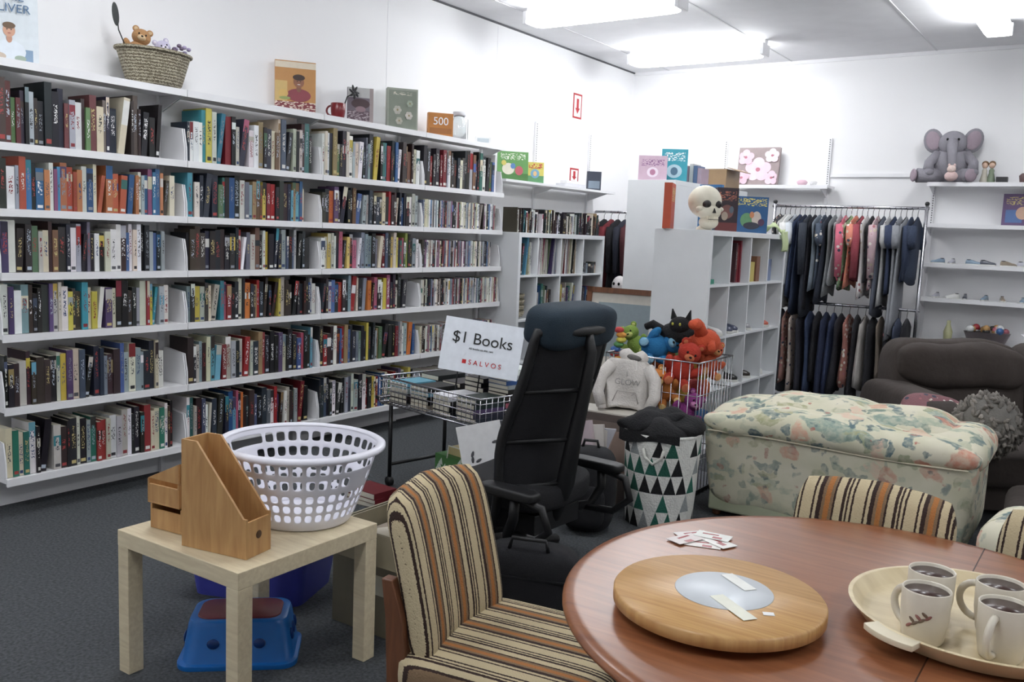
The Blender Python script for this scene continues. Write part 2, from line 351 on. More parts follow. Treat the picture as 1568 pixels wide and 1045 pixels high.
def books():
    blues=[(0.20,0.40,0.58),(0.24,0.45,0.62),(0.62,0.30,0.22),(0.18,0.34,0.5),(0.66,0.43,0.28),(0.5,0.3,0.42)]
    pinks=[(0.7,0.4,0.5),(0.6,0.65,0.35),(0.5,0.55,0.6),(0.78,0.7,0.4)]
    PW={(1,0):((0.5,0.22,0.28),[(0.38,0.2,0.2),(0.3,0.24,0.22),(0.45,0.42,0.38),(0.35,0.45,0.3),(0.2,0.2,0.25)]),(2,0):((0.2,0.22,0.58),blues),(3,0):((0.42,0.36,0.22),None),(4,0):((0.3,0.3,0.4),[(0.22,0.55,0.62),(0.5,0.15,0.18),(0.5,0.6,0.62),(0.72,0.68,0.3),(0.3,0.25,0.4)]),(5,0):((0.5,0.25,0.25),None),(6,0):((0.35,0.35,0.3),[(0.2,0.45,0.4),(0.55,0.18,0.18),(0.4,0.45,0.42),(0.2,0.3,0.4)]),(3,2):((0.35,0.2,0.45),pinks+accent)}
    for r in range(1,7):
        z=ZS[r]; gap=(ZS[r-1]-z)-0.045
        for i in range(4):
            b=B(); y0=YB[i]+0.014; y1=YB[i+1]-0.012-R.choice([0.0,0.02,0.05,0.10])
            if i==3 and r>=2:
                fill_row(b,y0,y1,z+0.001,gap,hr=(0.186,0.194),tr=(0.013,0.016),w=(0.24,0.46,0.30),leanp=0.01,jit=0.004,pal=[(0.5,0.52,0.56),(0.55,0.42,0.5),(0.4,0.45,0.52),(0.6,0.58,0.55),(0.5,0.25,0.28),(0.35,0.45,0.6)])
            else:
                hr=(0.19,0.29) if r==1 else (0.175,0.235)
                if r>=5: hr=(0.19,0.25)
                w,pal=PW.get((r,i),((0.44,0.24,0.32),None))
                fill_row(b,y0,y1,z+0.001,gap,hr=(hr[0],min(hr[1],gap)),w=w,pal=pal)
            b.obj('row_of_books' if not(i==3 and r>=2) else 'row_of_dvds',recalc=False)
books()

# ---------------------------------------------------------------- flat/standing things
def cover(name,loc,w,h,d,rz,base,blocks,lean=0.0,discs=(),pages=True):
    b=B(); b.bb(-w/2,w/2,0,0.002,0,h,base); b.bb(-w/2,w/2,d-0.002,d,0,h,base); b.bb(-w/2,-w/2+0.002,0.002,d-0.002,0,h,base)
    b.bb(-w/2+0.002,w/2-0.003,0.002,d-0.002,0.003,h-0.003,(0.9,0.88,0.82) if pages else base)
    e=-0.0006
    for k,(u0,v0,u1,v1,c) in enumerate(blocks):
        y=e*(k+1)
        ink=None
        if len(c)==2: c,ink=c
        b.quad([(-w/2+w*u0,y,h*v0),(-w/2+w*u1,y,h*v0),(-w/2+w*u1,y,h*v1),(-w/2+w*u0,y,h*v1)],c,ink=ink)
    for k,(u,v,rx,rz_,c) in enumerate(discs):
        y=e*(len(blocks)+k+1)
        b.quad([(-w/2+w*u+w*rx*math.cos(a),y,h*v+h*rz_*math.sin(a)) for a in [2*math.pi*q/20 for q in range(20)]],c)
    return b.obj(name,loc,(-lean,0,rz))
def facecam(x,y,k=1.0,base=math.pi/2):
    a=math.atan2(-y,-x)+math.pi/2
    return base+(a-base)*k
ZT=ZS[0]+0.003
o=cover('cookbook',(-4.17,2.05,ZT),0.23,0.32,0.03,facecam(-4.17,2.05,0.8),(0.84,0.87,0.89),[(0.1,0.0,0.9,0.2,(0.50,0.60,0.70))],0.05,[(0.5,0.16,0.28,0.15,(0.86,0.89,0.92)),(0.5,0.33,0.05,0.06,(0.74,0.56,0.47)),(0.5,0.44,0.105,0.09,(0.80,0.62,0.52)),(0.5,0.505,0.11,0.045,(0.42,0.33,0.25)),(0.3,0.08,0.14,0.05,(0.78,0.72,0.66)),(0.68,0.07,0.1,0.04,(0.6,0.66,0.6)),(0.465,0.45,0.012,0.009,(0.2,0.2,0.2)),(0.535,0.45,0.012,0.009,(0.2,0.2,0.2)),(0.5,0.40,0.03,0.006,(0.65,0.35,0.33))])
text('title','OLIVER',0.052,(0,-0.009,0.235),(math.pi/2,0,0),INKBLU,o); text('title_top','JAMIE',0.05,(0,-0.009,0.285),(math.pi/2,0,0),INKBLU,o)
cover('cookbook',(-4.16,3.68,ZT),0.235,0.295,0.025,facecam(-4.17,3.7,0.85),(0.72,0.52,0.30),[(0,0.0,1,0.2,((0.45,0.14,0.18),(0.85,0.78,0.72))),(0,0.86,1,0.98,(0.85,0.80,0.72)),(0,0.2,0.3,0.6,(0.78,0.66,0.42))],0.06,[(0.58,0.33,0.30,0.13,(0.52,0.22,0.26)),(0.58,0.46,0.06,0.07,(0.50,0.33,0.25)),(0.58,0.59,0.13,0.11,(0.55,0.36,0.27)),(0.58,0.68,0.15,0.06,(0.22,0.14,0.11)),(0.2,0.35,0.12,0.08,(0.80,0.66,0.38)),(0.54,0.60,0.014,0.01,(0.12,0.1,0.1)),(0.62,0.60,0.014,0.01,(0.12,0.1,0.1)),(0.58,0.54,0.04,0.008,(0.85,0.8,0.78)),(0.24,0.26,0.14,0.03,(0.55,0.6,0.35))])
cover('hardcover_book',(-4.17,4.23,ZT),0.165,0.225,0.025,facecam(-4.17,4.2,0.8),(0.42,0.38,0.42),[(0,0.72,1,1,(0.72,0.72,0.72)),(0,0.0,1,0.35,((0.35,0.27,0.31),(0.65,0.6,0.62))),(0.85,0,1,1,(0.62,0.57,0.57))],0.05,[(0.5,0.55,0.36,0.14,(0.28,0.2,0.22)),(0.5,0.4,0.2,0.08,(0.55,0.45,0.48))])
fl=[]
for (u,v,rr,c) in [(0.33,0.48,0.13,(0.74,0.73,0.69)),(0.70,0.36,0.12,(0.80,0.78,0.75)),(0.38,0.22,0.11,(0.70,0.69,0.64)),(0.72,0.64,0.10,(0.66,0.70,0.63))]:
    for k in range(6): a=k*math.pi/3; fl.append((u+0.6*rr*math.cos(a),v+0.5*rr*math.sin(a),rr*0.45,rr*0.34,tuple(x-0.02*(k%3) for x in c)))
    fl.append((u,v,rr*0.25,rr*0.2,(0.55,0.50,0.36)))
cover('photo_album',(-4.16,4.62,ZT),0.21,0.28,0.05,facecam(-4.17,4.6,0.75),(0.60,0.62,0.57),[(0.05,0.05,0.95,0.95,(0.50,0.53,0.48)),(0.2,0.84,0.8,0.91,((0.50,0.53,0.48),(0.78,0.76,0.7)))],0.05,fl)
e=empty('orange_savings_box',(-4.14,5.0,ZT),(0,0,facecam(-4.14,5.0,0.75)))
b=B(); b.bb(-0.09,0.09,0,0.05,0,0.165,(0.72,0.47,0.22)); b.bb(-0.08,0.08,-0.0006,0,0.02,0.06,(0.60,0.38,0.18)); b.obj('box',parent=e,bevel=0.003)
text('numerals','500',0.075,(0,-0.002,0.105),(math.pi/2,0,0),INKWHT,e)
b=B(); b.lathe([(0.045,0.001),(0.055,0.01),(0.055,0.13),(0.04,0.155),(0.04,0.17),(0.036,0.17),(0.036,0.155),(0.051,0.128),(0.051,0.012),(0.0,0.008)],GLASS,seg=28); b.lathe([(0.045,0.171),(0.047,0.175),(0.047,0.20),(0.0,0.202)],(0.8,0.8,0.82),seg=28); b.obj('glass_jar',(-4.15,5.22,ZT))
def mug(name,loc,rot,mat,h=0.092,r=0.041,inner=(0.2,0.1,0.08),art=False,vc=None):
    b=B(vc or VCG)
    b.lathe([(r*0.78,0.0),(r*0.84,0.004),(r*0.98,h*0.45),(r,h*0.98),(r*0.97,h),(r*0.92,h*0.98),(r*0.9,h*0.8)],mat,seg=32,caps=True)
    b.lathe([(r*0.905,h*0.93),(r*0.90,h*0.82),(0.001,h*0.815)],inner,seg=32)
    pts=[(-r*0.93-0.030*math.sin(t)*1.0,0,h*0.5-0.030*math.cos(t)*1.0) for t in [math.pi*k/12 for k in range(13)]]
    b.tube(pts,[0.006]*13,mat,8)
    if art:
        for k in range(7):
            a=-1.45+0.13*k; zz=h*(0.40+0.035*k+(0.05 if k%2 else -0.03)); rr=r*0.985
            b.ell((rr*math.cos(a),rr*math.sin(a),zz),(0.0012,0.0028,0.0065),(0.42,0.34,0.28) if k%3 else (0.52,0.34,0.32),rot=(0.9 if k%2 else -0.9,0,a),seg=10,rings=6)
        b.tube([(r*0.995*math.cos(a),r*0.995*math.sin(a),h*(0.34+0.28*(a+1.5))) for a in [-1.5+0.1*k for k in range(9)]],0.0008,(0.36,0.30,0.25),5)
    return b.obj(name,loc,rot)
mug('red_mug',(-4.12,3.985,ZT),(0,0,0.5),(0.45,0.10,0.13),h=0.09,r=0.045)
b=B(); b.tube([(0,0,0),(0.0,0.02,0.08),(0,0.05,0.15),(0.01,0.1,0.18)],0.004,(0.08,0.08,0.08)); 
for k in range(7): b.ell((0.01,0.1+0.02*math.cos(k),0.185+0.02*math.sin(k)),(0.008,0.028,0.008),(0.08,0.08,0.1),rot=(k*0.9,0,0),seg=8,rings=6)
b.lathe([(0.03,0),(0.03,0.008),(0.005,0.012)],(0.1,0.1,0.1),seg=16)
b.obj('metal_flower_ornament',(-4.17,4.06,ZT))
b=B(); b.bb(-0.06,0.06,0,0.012,0,0.05,(0.88,0.88,0.88)); b.bb(-0.045,0.045,-0.001,0,0.01,0.04,(0.72,0.76,0.78)); b.obj('small_photo_frame',(-4.12,5.48,ZT),(0,0,facecam(-4.1,5.4,0.8)))
b=B(); b.bb(-0.003,0.003,-0.02,0.02,0,0.16,(0.86,0.86,0.86)); b.bb(-0.05,0.05,-0.03,0.03,0,0.006,(0.86,0.86,0.86)); b.obj('acrylic_stand',(-4.15,5.33,ZT),(0,0,0.5))
def teddy(b,c,s,col,muz,rz=0.0,rx=0.0,ry=0.0):
    T0=b.T; b.T=T0@Matrix.Translation(c)@Euler((rx,ry,rz)).to_matrix().to_4x4()@Matrix.Scale(s,4)
    b.ell((0,0,0),(0.8,0.7,0.85),col); b.ell((0,-0.15,1.15),(0.68,0.62,0.6),col)
    for sx in (-1,1):
        b.ell((sx*0.5,-0.05,1.65),(0.24,0.13,0.24),col); b.ell((sx*0.5,-0.14,1.65),(0.14,0.06,0.14),muz)
        b.ell((sx*0.8,-0.3,0.2),(0.28,0.3,0.55),col,rot=(0.5,sx*0.5,0)); b.ell((sx*0.5,-0.75,-0.55),(0.3,0.55,0.3),col,rot=(0.1,0,sx*0.3)); b.ell((sx*0.55,-1.25,-0.55),(0.24,0.08,0.27),muz)
        b.ell((sx*0.24,-0.70,1.27),(0.07,0.05,0.08),(0.04,0.03,0.03),seg=8,rings=6)
    b.ell((0,-0.68,1.02),(0.3,0.24,0.22),muz); b.ell((0,-0.9,1.1),(0.09,0.05,0.07),(0.05,0.04,0.04),seg=8,rings=6)
    b.T=T0
e=empty('gift_basket',(-4.14,2.74,ZT))
b=B(); b.lathe([(0.14,0.0),(0.155,0.02),(0.185,0.11),(0.20,0.155),(0.205,0.165),(0.19,0.165),(0.17,0.1),(0.14,0.03),(0.0,0.03)],WICK,seg=40,sx=0.62,sy=0.95)
b.tube([(0.205*0.62*math.cos(a),0.205*0.95*math.sin(a),0.165) for a in [2*math.pi*k/40 for k in range(41)]],0.009,WICK,8)
b.obj('basket',parent=e)
b=B(VCF); teddy(b,(-0.02,-0.08,0.155),0.066,(0.66,0.50,0.34),(0.80,0.70,0.56),1.1,0,0.25); teddy(b,(-0.02,0.08,0.14),0.058,(0.76,0.74,0.83),(0.88,0.86,0.90),1.3,0,-0.3)
b.ell((0.0,0.0,0.12),(0.085,0.15,0.06),(0.80,0.78,0.76),noise=0.08)
for k in range(18): b.ell((0.02+R.uniform(-0.04,0.05),0.14+R.uniform(-0.04,0.05),0.17+R.uniform(-0.01,0.05)),(0.012,0.012,0.01),(0.45,0.40,0.48) if k%2 else (0.66,0.62,0.74),seg=8,rings=6)
b.tube([(0,-0.14,0.14),(0.0,-0.19,0.24),(0,-0.2,0.33)],[0.003,0.003,0.002],(0.2,0.2,0.2),6); b.ell((0,-0.205,0.31),(0.006,0.018,0.055),(0.25,0.26,0.26),rot=(0.12,0,0))
b.obj('teddy_bears',parent=e)

# ---------------------------------------------------------------- far-left wall shelf + cube storage + sign
def wallshelf(name,x0,x1,y0,y1,z,posts):
    b=B(); b.bb(x0,x1,y0,y1,z-0.02,z,METAL_W)
    for p in posts:
        b.bb(-4.298,-4.28,p-0.013,p+0.013,0.05,2.33,METAL_W)
        for k in range(26): b.bb(-4.281,-4.2785,p-0.004,p+0.004,1.83+k*0.019,1.84+k*0.019,(0.35,0.35,0.36))
        b.prism([(-4.278,p-0.003,z-0.021),(x1-0.02,p-0.003,z-0.021),(-4.278,p-0.003,z-0.09)],(0,0.006,0),METAL_W)
    b.obj(name)
wallshelf('bracket_shelf',-4.278,-4.05,5.70,7.47,1.80,(6.45,7.36))
cover('childrens_book',(-4.15,5.93,1.801),0.25,0.23,0.02,facecam(-4.1,5.9,0.8),(0.38,0.58,0.33),[(0,0,1,0.25,(0.28,0.46,0.24)),(0.1,0.72,0.9,0.93,((0.38,0.58,0.33),(0.92,0.92,0.88)))],0.08,[(0.35,0.4,0.2,0.2,(0.85,0.83,0.76)),(0.7,0.35,0.13,0.16,(0.70,0.35,0.38)),(0.5,0.5,0.08,0.1,(0.35,0.5,0.7)),(0.2,0.6,0.08,0.09,(0.8,0.75,0.4))])
cover('childrens_book',(-4.13,6.22,1.801),0.15,0.17,0.02,facecam(-4.1,6.2,0.8),(0.80,0.75,0.38),[(0,0,1,0.35,(0.35,0.56,0.38)),(0.1,0.7,0.9,0.93,((0.8,0.75,0.38),(0.7,0.25,0.22)))],0.08,[(0.5,0.45,0.25,0.22,(0.45,0.62,0.72)),(0.5,0.45,0.1,0.12,(0.85,0.7,0.5))])
b=B(); b.bb(-0.14,0.14,0,0.1,0,0.035,(0.8,0.8,0.82)); b.bb(-0.1,0.12,0.01,0.09,0.035,0.06,(0.9,0.9,0.9)); b.obj('stack_of_cds',(-4.12,6.85,1.801),(0,0,1.4))
cover('dvd_case',(-4.13,7.2,1.801),0.13,0.17,0.03,facecam(-4.1,7.2,0.8),(0.2,0.22,0.27),[(0.1,0.1,0.9,0.5,(0.45,0.5,0.55))])
for zc,h in ((2.55,0.22),(1.93,0.13)):
    b=B(); b.bb(0,0.003,-0.075,0.075,-h/2,h/2,(0.66,0.10,0.13)); b.bb(0.003,0.0036,-0.058,0.058,-h/2+0.016,h/2-0.016,(0.93,0.93,0.93))
    b.quad([(0.004,-0.02,h*0.3),(0.004,0.02,h*0.3),(0.004,0.02,-h*0.1),(0.004,-0.02,-h*0.1)],(0.68,0.1,0.14)); b.quad([(0.004,-0.04,-h*0.08),(0.004,0.04,-h*0.08),(0.004,0,-h*0.32)],(0.68,0.1,0.14))
    b.obj('fire_equipment_sign',(-4.3,7.12,zc))
def cube_unit(name,x0,x1,ys,zs,open_side,t=0.035,ti=0.016):
    b=B(); y0,y1=ys[0],ys[-1]; z0,z1=zs[0],zs[-1]
    b.bb(x0,x1,y0,y0+t,z0,z1,LAM); b.bb(x0,x1,y1-t,y1,z0,z1,LAM); b.bb(x0,x1,y0+t,y1-t,z1-t,z1,LAM); b.bb(x0,x1,y0+t,y1-t,z0,z0+t,LAM)
    for z in zs[1:-1]: b.bb(x0+0.004,x1-0.004,y0+t,y1-t,z-ti/2,z+ti/2,LAM)
    zz=[z0+t]+list(zs[1:-1])+[z1-t]
    for y in ys[1:-1]:
        for k in range(len(zz)-1): b.bb(x0+0.004,x1-0.004,y-ti/2,y+ti/2,zz[k]+(ti/2 if k else 0),zz[k+1]-(ti/2 if k<len(zz)-2 else 0),LAM)
    xb=x0+0.001 if open_side=='+x' else x1-0.009
    b.bb(xb,xb+0.008,y0+t,y1-t,z0+t,z1-t,LAM)
    return b.obj(name,bevel=0.0015)
cube_unit('cube_storage_unit',-4.279,-3.91,[5.71,5.99,6.34,6.70,7.06],[0.0,0.36,0.70,1.05,1.39],'+x')
b=B(); 
for (a,c_) in ((5.74,6.05),(6.1,6.38),(6.43,6.76),(6.8,7.03)): fill_row(b,a,c_,1.391,0.2,xf=-3.95,hr=(0.14,0.195),tr=(0.011,0.016),w=(0.6,0.27,0.13),leanp=0.05)
b.obj('row_of_dvds',recalc=False)
b=B(); fill_row(b,6.01,6.32,1.059,0.31,xf=-3.94,hr=(0.28,0.305),tr=(0.005,0.01),w=(0.2,0.5,0.3),leanp=0.3); fill_row(b,6.36,6.66,1.059,0.31,xf=-3.94,hr=(0.28,0.305),tr=(0.005,0.01),w=(0.2,0.5,0.3),leanp=0.3,pal=[(0.45,0.2,0.2),(0.6,0.5,0.45),(0.7,0.66,0.6)])
fill_row(b,5.76,5.95,1.059,0.31,xf=-3.94,hr=(0.2,0.3),tr=(0.008,0.02),w=(0.2,0.6,0.2),leanp=0.5)
fill_row(b,6.75,7.0,1.059,0.1,xf=-3.94,hr=(0.08,0.1),tr=(0.02,0.04),w=(0.5,0.4,0.1),leanp=0.0)
b.obj('vinyl_records',recalc=False)
b=B(); fill_row(b,6.0,6.3,0.709,0.3,xf=-3.94,hr=(0.2,0.28),w=(0.3,0.3,0.4)); fill_row(b,6.36,6.66,0.709,0.3,xf=-3.94,hr=(0.2,0.28),w=(0.2,0.3,0.5)); fill_row(b,6.73,7.0,0.709,0.3,xf=-3.94,hr=(0.15,0.25),w=(0.2,0.3,0.5))
b.obj('row_of_books',recalc=False)
b=B(); 
for k in range(4): b.lathe([(0.05,0.0),(0.09,0.02),(0.10,0.06),(0.09,0.06),(0.0,0.03)],WICK,(-4.05,5.85,0.71+k*0.045),seg=24)
b.obj('stack_of_wicker_bowls')

cube_unit('cube_storage_unit',-3.21,-2.82,[6.11,6.47,6.84,7.21,7.58],[0.0,0.37,0.73,1.09,1.45,1.82],'-x')
BY=[5.32,5.69,6.055,6.42,6.79]; BZ=[0.0,0.40,0.755,1.10,1.455]
cube_unit('cube_storage_unit',-2.58,-2.19,BY,BZ,'+x')
b=B(); fill_row(b,5.92,6.02,1.109,0.3,xf=-2.24,hr=(0.24,0.29),tr=(0.02,0.03),w=(0.2,0.0,0.8),leanp=0,pal=[(0.45,0.15,0.18),(0.3,0.2,0.2)]); b.bb(-2.5,-2.25,6.12,6.30,1.109,1.25,(0.74,0.68,0.40)); b.bb(-2.5,-2.25,6.5,6.66,1.109,1.27,(0.45,0.5,0.62)); b.bb(-2.45,-2.24,6.31,6.38,1.109,1.29,(0.5,0.35,0.28))
b.box((-2.35,5.5,1.124),(0.2,0.12,0.03),(0.2,0.5,0.42))
b.obj('board_games_and_books',recalc=False)
def shoe(b,c,rz,col,s=1.0,sole=(0.85,0.85,0.83)):
    T0=b.T; b.T=T0@Matrix.Translation(c)@Euler((0,0,rz)).to_matrix().to_4x4()@Matrix.Scale(s,4)
    rings=[]
    for x,w,h in [(-0.115,0.02,0.05),(-0.10,0.034,0.075),(-0.05,0.034,0.075),(0.0,0.033,0.060),(0.05,0.04,0.042),(0.10,0.036,0.032),(0.125,0.015,0.018)]:
        rings.append([(x,w*math.cos(a),0.016+max(0,math.sin(a))*h if math.sin(a)>0 else 0.014) for a in [2*math.pi*k/12 for k in range(12)]])
    b.loft(rings,col)
    rings=[]
    for x,w in [(-0.12,0.02),(-0.10,0.036),(0.0,0.035),(0.06,0.043),(0.11,0.036),(0.13,0.016)]:
        rings.append([(x,w,0),(x,-w,0),(x,-w,0.016),(x,w,0.016)])
    b.loft(rings,sole,smooth=False); b.ell((-0.070,0,0.083),(0.038,0.026,0.009),(0.12,0.12,0.12),seg=10,rings=6)
    b.T=T0
b=B(VCG); shoe(b,(-2.32,5.5,0.765),0.2,(0.70,0.32,0.25)); shoe(b,(-2.32,5.6,0.765),0.1,(0.85,0.85,0.85)); shoe(b,(-2.34,5.85,0.765),0,(0.3,0.32,0.4)); shoe(b,(-2.34,5.95,0.765),0,(0.3,0.32,0.4)); shoe(b,(-2.34,6.2,0.765),0.1,(0.6,0.6,0.62)); shoe(b,(-2.34,6.57,0.765),0.1,(0.75,0.38,0.30))
for k in range(5): shoe(b,(-2.34,5.5+0.25*k,0.410),0.1*k,pick((0.3,0.4,0.3)))
b.obj('assorted_shoes')
cover('boxed_toy',(-3.08,6.25,1.821),0.215,0.19,0.09,0.45,(0.74,0.64,0.70),[(0.1,0.6,0.9,0.85,((0.74,0.64,0.7),(0.5,0.35,0.5)))],0,[(0.5,0.35,0.2,0.2,(0.85,0.80,0.84)),(0.5,0.35,0.1,0.12,(0.65,0.45,0.55))],pages=False)
cover('boxed_toy',(-3.01,6.48,1.821),0.20,0.26,0.09,0.45,(0.20,0.56,0.62),[(0.1,0.65,0.9,0.9,((0.20,0.56,0.62),(0.90,0.92,0.92)))],0,[(0.5,0.35,0.3,0.2,(0.65,0.76,0.80)),(0.5,0.35,0.14,0.12,(0.30,0.42,0.5))],pages=False)
b=B(); 
for k,c in enumerate([(0.72,0.66,0.60),(0.55,0.45,0.5),(0.78,0.76,0.75),(0.38,0.45,0.58),(0.65,0.57,0.62)]): b.bb(-3.05+k*0.035,-3.018+k*0.035,6.7,6.85,1.821,1.821+R.uniform(0.13,0.17),c)
b.obj('row_of_cassettes')
b=B(); CB=(0.56,0.46,0.34)
b.bb(-3.02,-2.83,7.10,7.11,1.821,1.98,CB); b.bb(-3.02,-2.83,7.39,7.40,1.821,1.98,CB); b.bb(-3.02,-3.01,7.11,7.39,1.821,1.98,CB); b.bb(-2.84,-2.83,7.11,7.39,1.821,1.98,CB); b.bb(-3.01,-2.84,7.11,7.39,1.821,1.83,CB)
b.box((-2.78,7.25,1.975),(0.1,0.28,0.006),CB,rot=(0,0.3,0)); b.obj('open_cardboard_carton')
cover('annual_book',(-2.50,5.40,1.456),0.22,0.29,0.05,1.9,(0.72,0.30,0.19),[(0.1,0.6,0.9,0.9,((0.72,0.3,0.19),(0.85,0.8,0.4)))])
b=B(); 
for k,c in enumerate([(0.20,0.42,0.62),(0.75,0.74,0.7),(0.5,0.35,0.3)]): b.bb(-2.56,-2.40,5.95+k*0.05,5.995+k*0.05,1.457,1.457+[0.32,0.30,0.26][k],c)
b.obj('picture_books')
def skull():
    b=B(VC); W=(0.85,0.83,0.76); D=(0.12,0.10,0.10)
    b.ell((0,0.01,0.185),(0.108,0.11,0.105),W,seg=24,rings=16); b.ell((0,-0.045,0.12),(0.085,0.065,0.06),W,seg=20,rings=12)
    for s in(-1,1):
        b.ell((s*0.072,-0.055,0.135),(0.026,0.03,0.018),W); b.ell((s*0.04,-0.080,0.165),(0.028,0.032,0.026),D,rot=(0,s*0.2,0))
    b.prism([(-0.012,-0.116,0.11),(0.012,-0.116,0.11),(0,-0.116,0.14)],(0,0.03,0),D)
    b.ell((0,-0.05,0.05),(0.065,0.06,0.045),W,seg=20,rings=12)
    for k in range(7): 
        for zz in (0.078,0.055): b.box((-0.036+k*0.012,-0.103+0.002*abs(k-3)**1.5,zz),(0.010,0.014,0.020),(0.88,0.85,0.77))
    b.box((0,-0.111,0.067),(0.085,0.004,0.003),D)
    b.lathe([(0.05,0),(0.052,0.01),(0.03,0.03)],W,(0,0.0,0),seg=20)
    b.obj('skull_ornament',(-2.345,5.56,1.457),(0,0,0.95))
skull()
cover('story_book',(-2.29,5.80,1.456),0.15,0.29,0.05,0.7,(0.20,0.15,0.18),[(0.1,0.7,0.9,0.92,((0.2,0.15,0.18),(0.65,0.4,0.33))),(0.0,0.0,1,0.2,(0.42,0.2,0.2))],0,[(0.5,0.45,0.3,0.16,(0.48,0.32,0.30)),(0.4,0.35,0.15,0.1,(0.66,0.6,0.54)),(0.7,0.5,0.1,0.08,(0.35,0.4,0.45))])
cover('boxed_game',(-2.31,6.33,1.456),0.24,0.26,0.07,0.7,(0.16,0.34,0.52),[(0.05,0.74,0.95,0.95,((0.16,0.34,0.52),(0.85,0.8,0.4)))],0,[(0.35,0.35,0.2,0.2,(0.38,0.56,0.40)),(0.65,0.4,0.15,0.2,(0.75,0.70,0.66)),(0.5,0.2,0.25,0.1,(0.2,0.2,0.25)),(0.5,0.5,0.07,0.09,(0.75,0.5,0.35)),(0.8,0.3,0.1,0.1,(0.3,0.2,0.3))],pages=False)
b=B(VCF); b.grid(lambda u,v:(-2.36+0.16*u,6.62+0.15*v,1.485+0.014*math.sin(9*u+4*v)+0.01*math.sin(13*v) +(0.04*(1-abs(u-.5)*2))),14,10,(0.74,0.79,0.62)); b.grid(lambda u,v:(-2.172+0.008*math.sin(11*v)+0.006*math.sin(5*u),6.62+0.15*v,1.33+0.15*u),10,12,(0.74,0.79,0.62)); b.obj('folded_cloth',solid=0.006)
b=B(); w,h=0.62,0.62
for a in [((0,0,h-0.02),(w,0.02,0.04)),((0,0,0.02),(w,0.02,0.04)),((-w/2+0.02,0,h/2),(0.04,0.02,h)),((w/2-0.02,0,h/2),(0.04,0.02,h))]: b.box(*a,TEAKD)
b.box((0,0.006,h/2),(w-0.06,0.004,h-0.06),(0.82,0.80,0.76)); b.box((0,0.002,h/2),(w-0.2,0.004,h-0.22),(0.55,0.6,0.62))
b.obj('framed_picture',(-3.05,5.80,0.395),(-0.12,0,0.05))
b=B(); CB2=(0.55,0.52,0.48); b.bb(-3.32,-2.72,5.55,6.05,0,0.39,CB2); b.bb(-3.32,-2.72,5.79,5.81,0.39,0.393,(0.7,0.62,0.45)); b.bb(-2.721,-2.719,5.7,5.9,0.15,0.25,(0.85,0.85,0.82)); b.obj('storage_carton',bevel=0.004)

# ---------------------------------------------------------------- back wall shelves
def back_shelves():
    b=B(); b.bb(-3.4,-2.25,7.958,8.175,1.885,1.905,METAL_W); b.bb(-3.4,-2.25,7.945,7.957,1.875,1.907,METAL_W)
    for x in (-3.28,-2.32):
        b.bb(x-0.014,x+0.014,8.18,8.199,1.2,2.33,METAL_W)
        for k in range(20): b.bb(x-0.004,x+0.004,8.177,8.1805,1.93+k*0.02,1.94+k*0.02,(0.35,0.35,0.36))
        b.prism([(x-0.003,8.18,1.884),(x-0.003,7.97,1.884),(x-0.003,8.18,1.81)],(0.006,0,0),METAL_W)
    b.obj('bracket_shelf')
    b=B()
    for z in (1.93,1.60,1.28,1.0,0.63):
        for x0,x1 in((-1.45,-0.45),(-0.446,0.55)):
            b.bb(x0,x1,7.938,8.175,z-0.02,z,METAL_W); b.bb(x0,x1,7.925,7.937,z-0.03,z+0.002,METAL_W)
        for x in (-1.44,-0.446,0.54):
            b.prism([(x-0.003,8.18,z-0.021),(x-0.003,7.95,z-0.021),(x-0.003,8.18,z-0.09)],(0.006,0,0),METAL_W)
    for x in (-1.44,-0.446,0.54):
        b.bb(x-0.014,x+0.014,8.18,8.199,0.1,2.33,METAL_W)
        for k in range(40): b.bb(x-0.004,x+0.004,8.177,8.1805,1.53+k*0.02,1.54+k*0.02,(0.35,0.35,0.36))
    b.obj('bracket_shelf')
back_shelves()
fl=[]
for (u,v,rr,c) in [(0.5,0.42,0.34,(0.86,0.74,0.79)),(0.18,0.74,0.22,(0.82,0.70,0.75)),(0.82,0.78,0.2,(0.88,0.79,0.83)),(0.85,0.2,0.2,(0.83,0.72,0.77)),(0.13,0.2,0.2,(0.80,0.68,0.73))]:
    for k in range(5):
        a=0.3+k*2*math.pi/5; fl.append((u+0.52*rr*math.cos(a),v+0.52*rr*math.sin(a),min(rr*0.42,0.98-(u+0.52*rr*math.cos(a)),u+0.52*rr*math.cos(a)-0.02),rr*0.42,tuple(min(1,x+0.02*(k%2)) for x in c)))
    fl.append((u,v,rr*0.16,rr*0.16,(0.66,0.40,0.46)))
cover('flower_canvas',(-2.92,8.06,1.906),0.38,0.35,0.03,0.05,(0.56,0.50,0.50),[],0.12,fl,pages=False)
b=B(VCG); b.lathe([(0.03,0),(0.05,0.03),(0.03,0.05)],(0.85,0.72,0.77),(-2.5,8.05,1.907),seg=16); b.lathe([(0.02,0),(0.035,0.03),(0.02,0.04)],(0.85,0.85,0.85),(-2.4,8.05,1.907),seg=16); b.obj('small_ornaments')
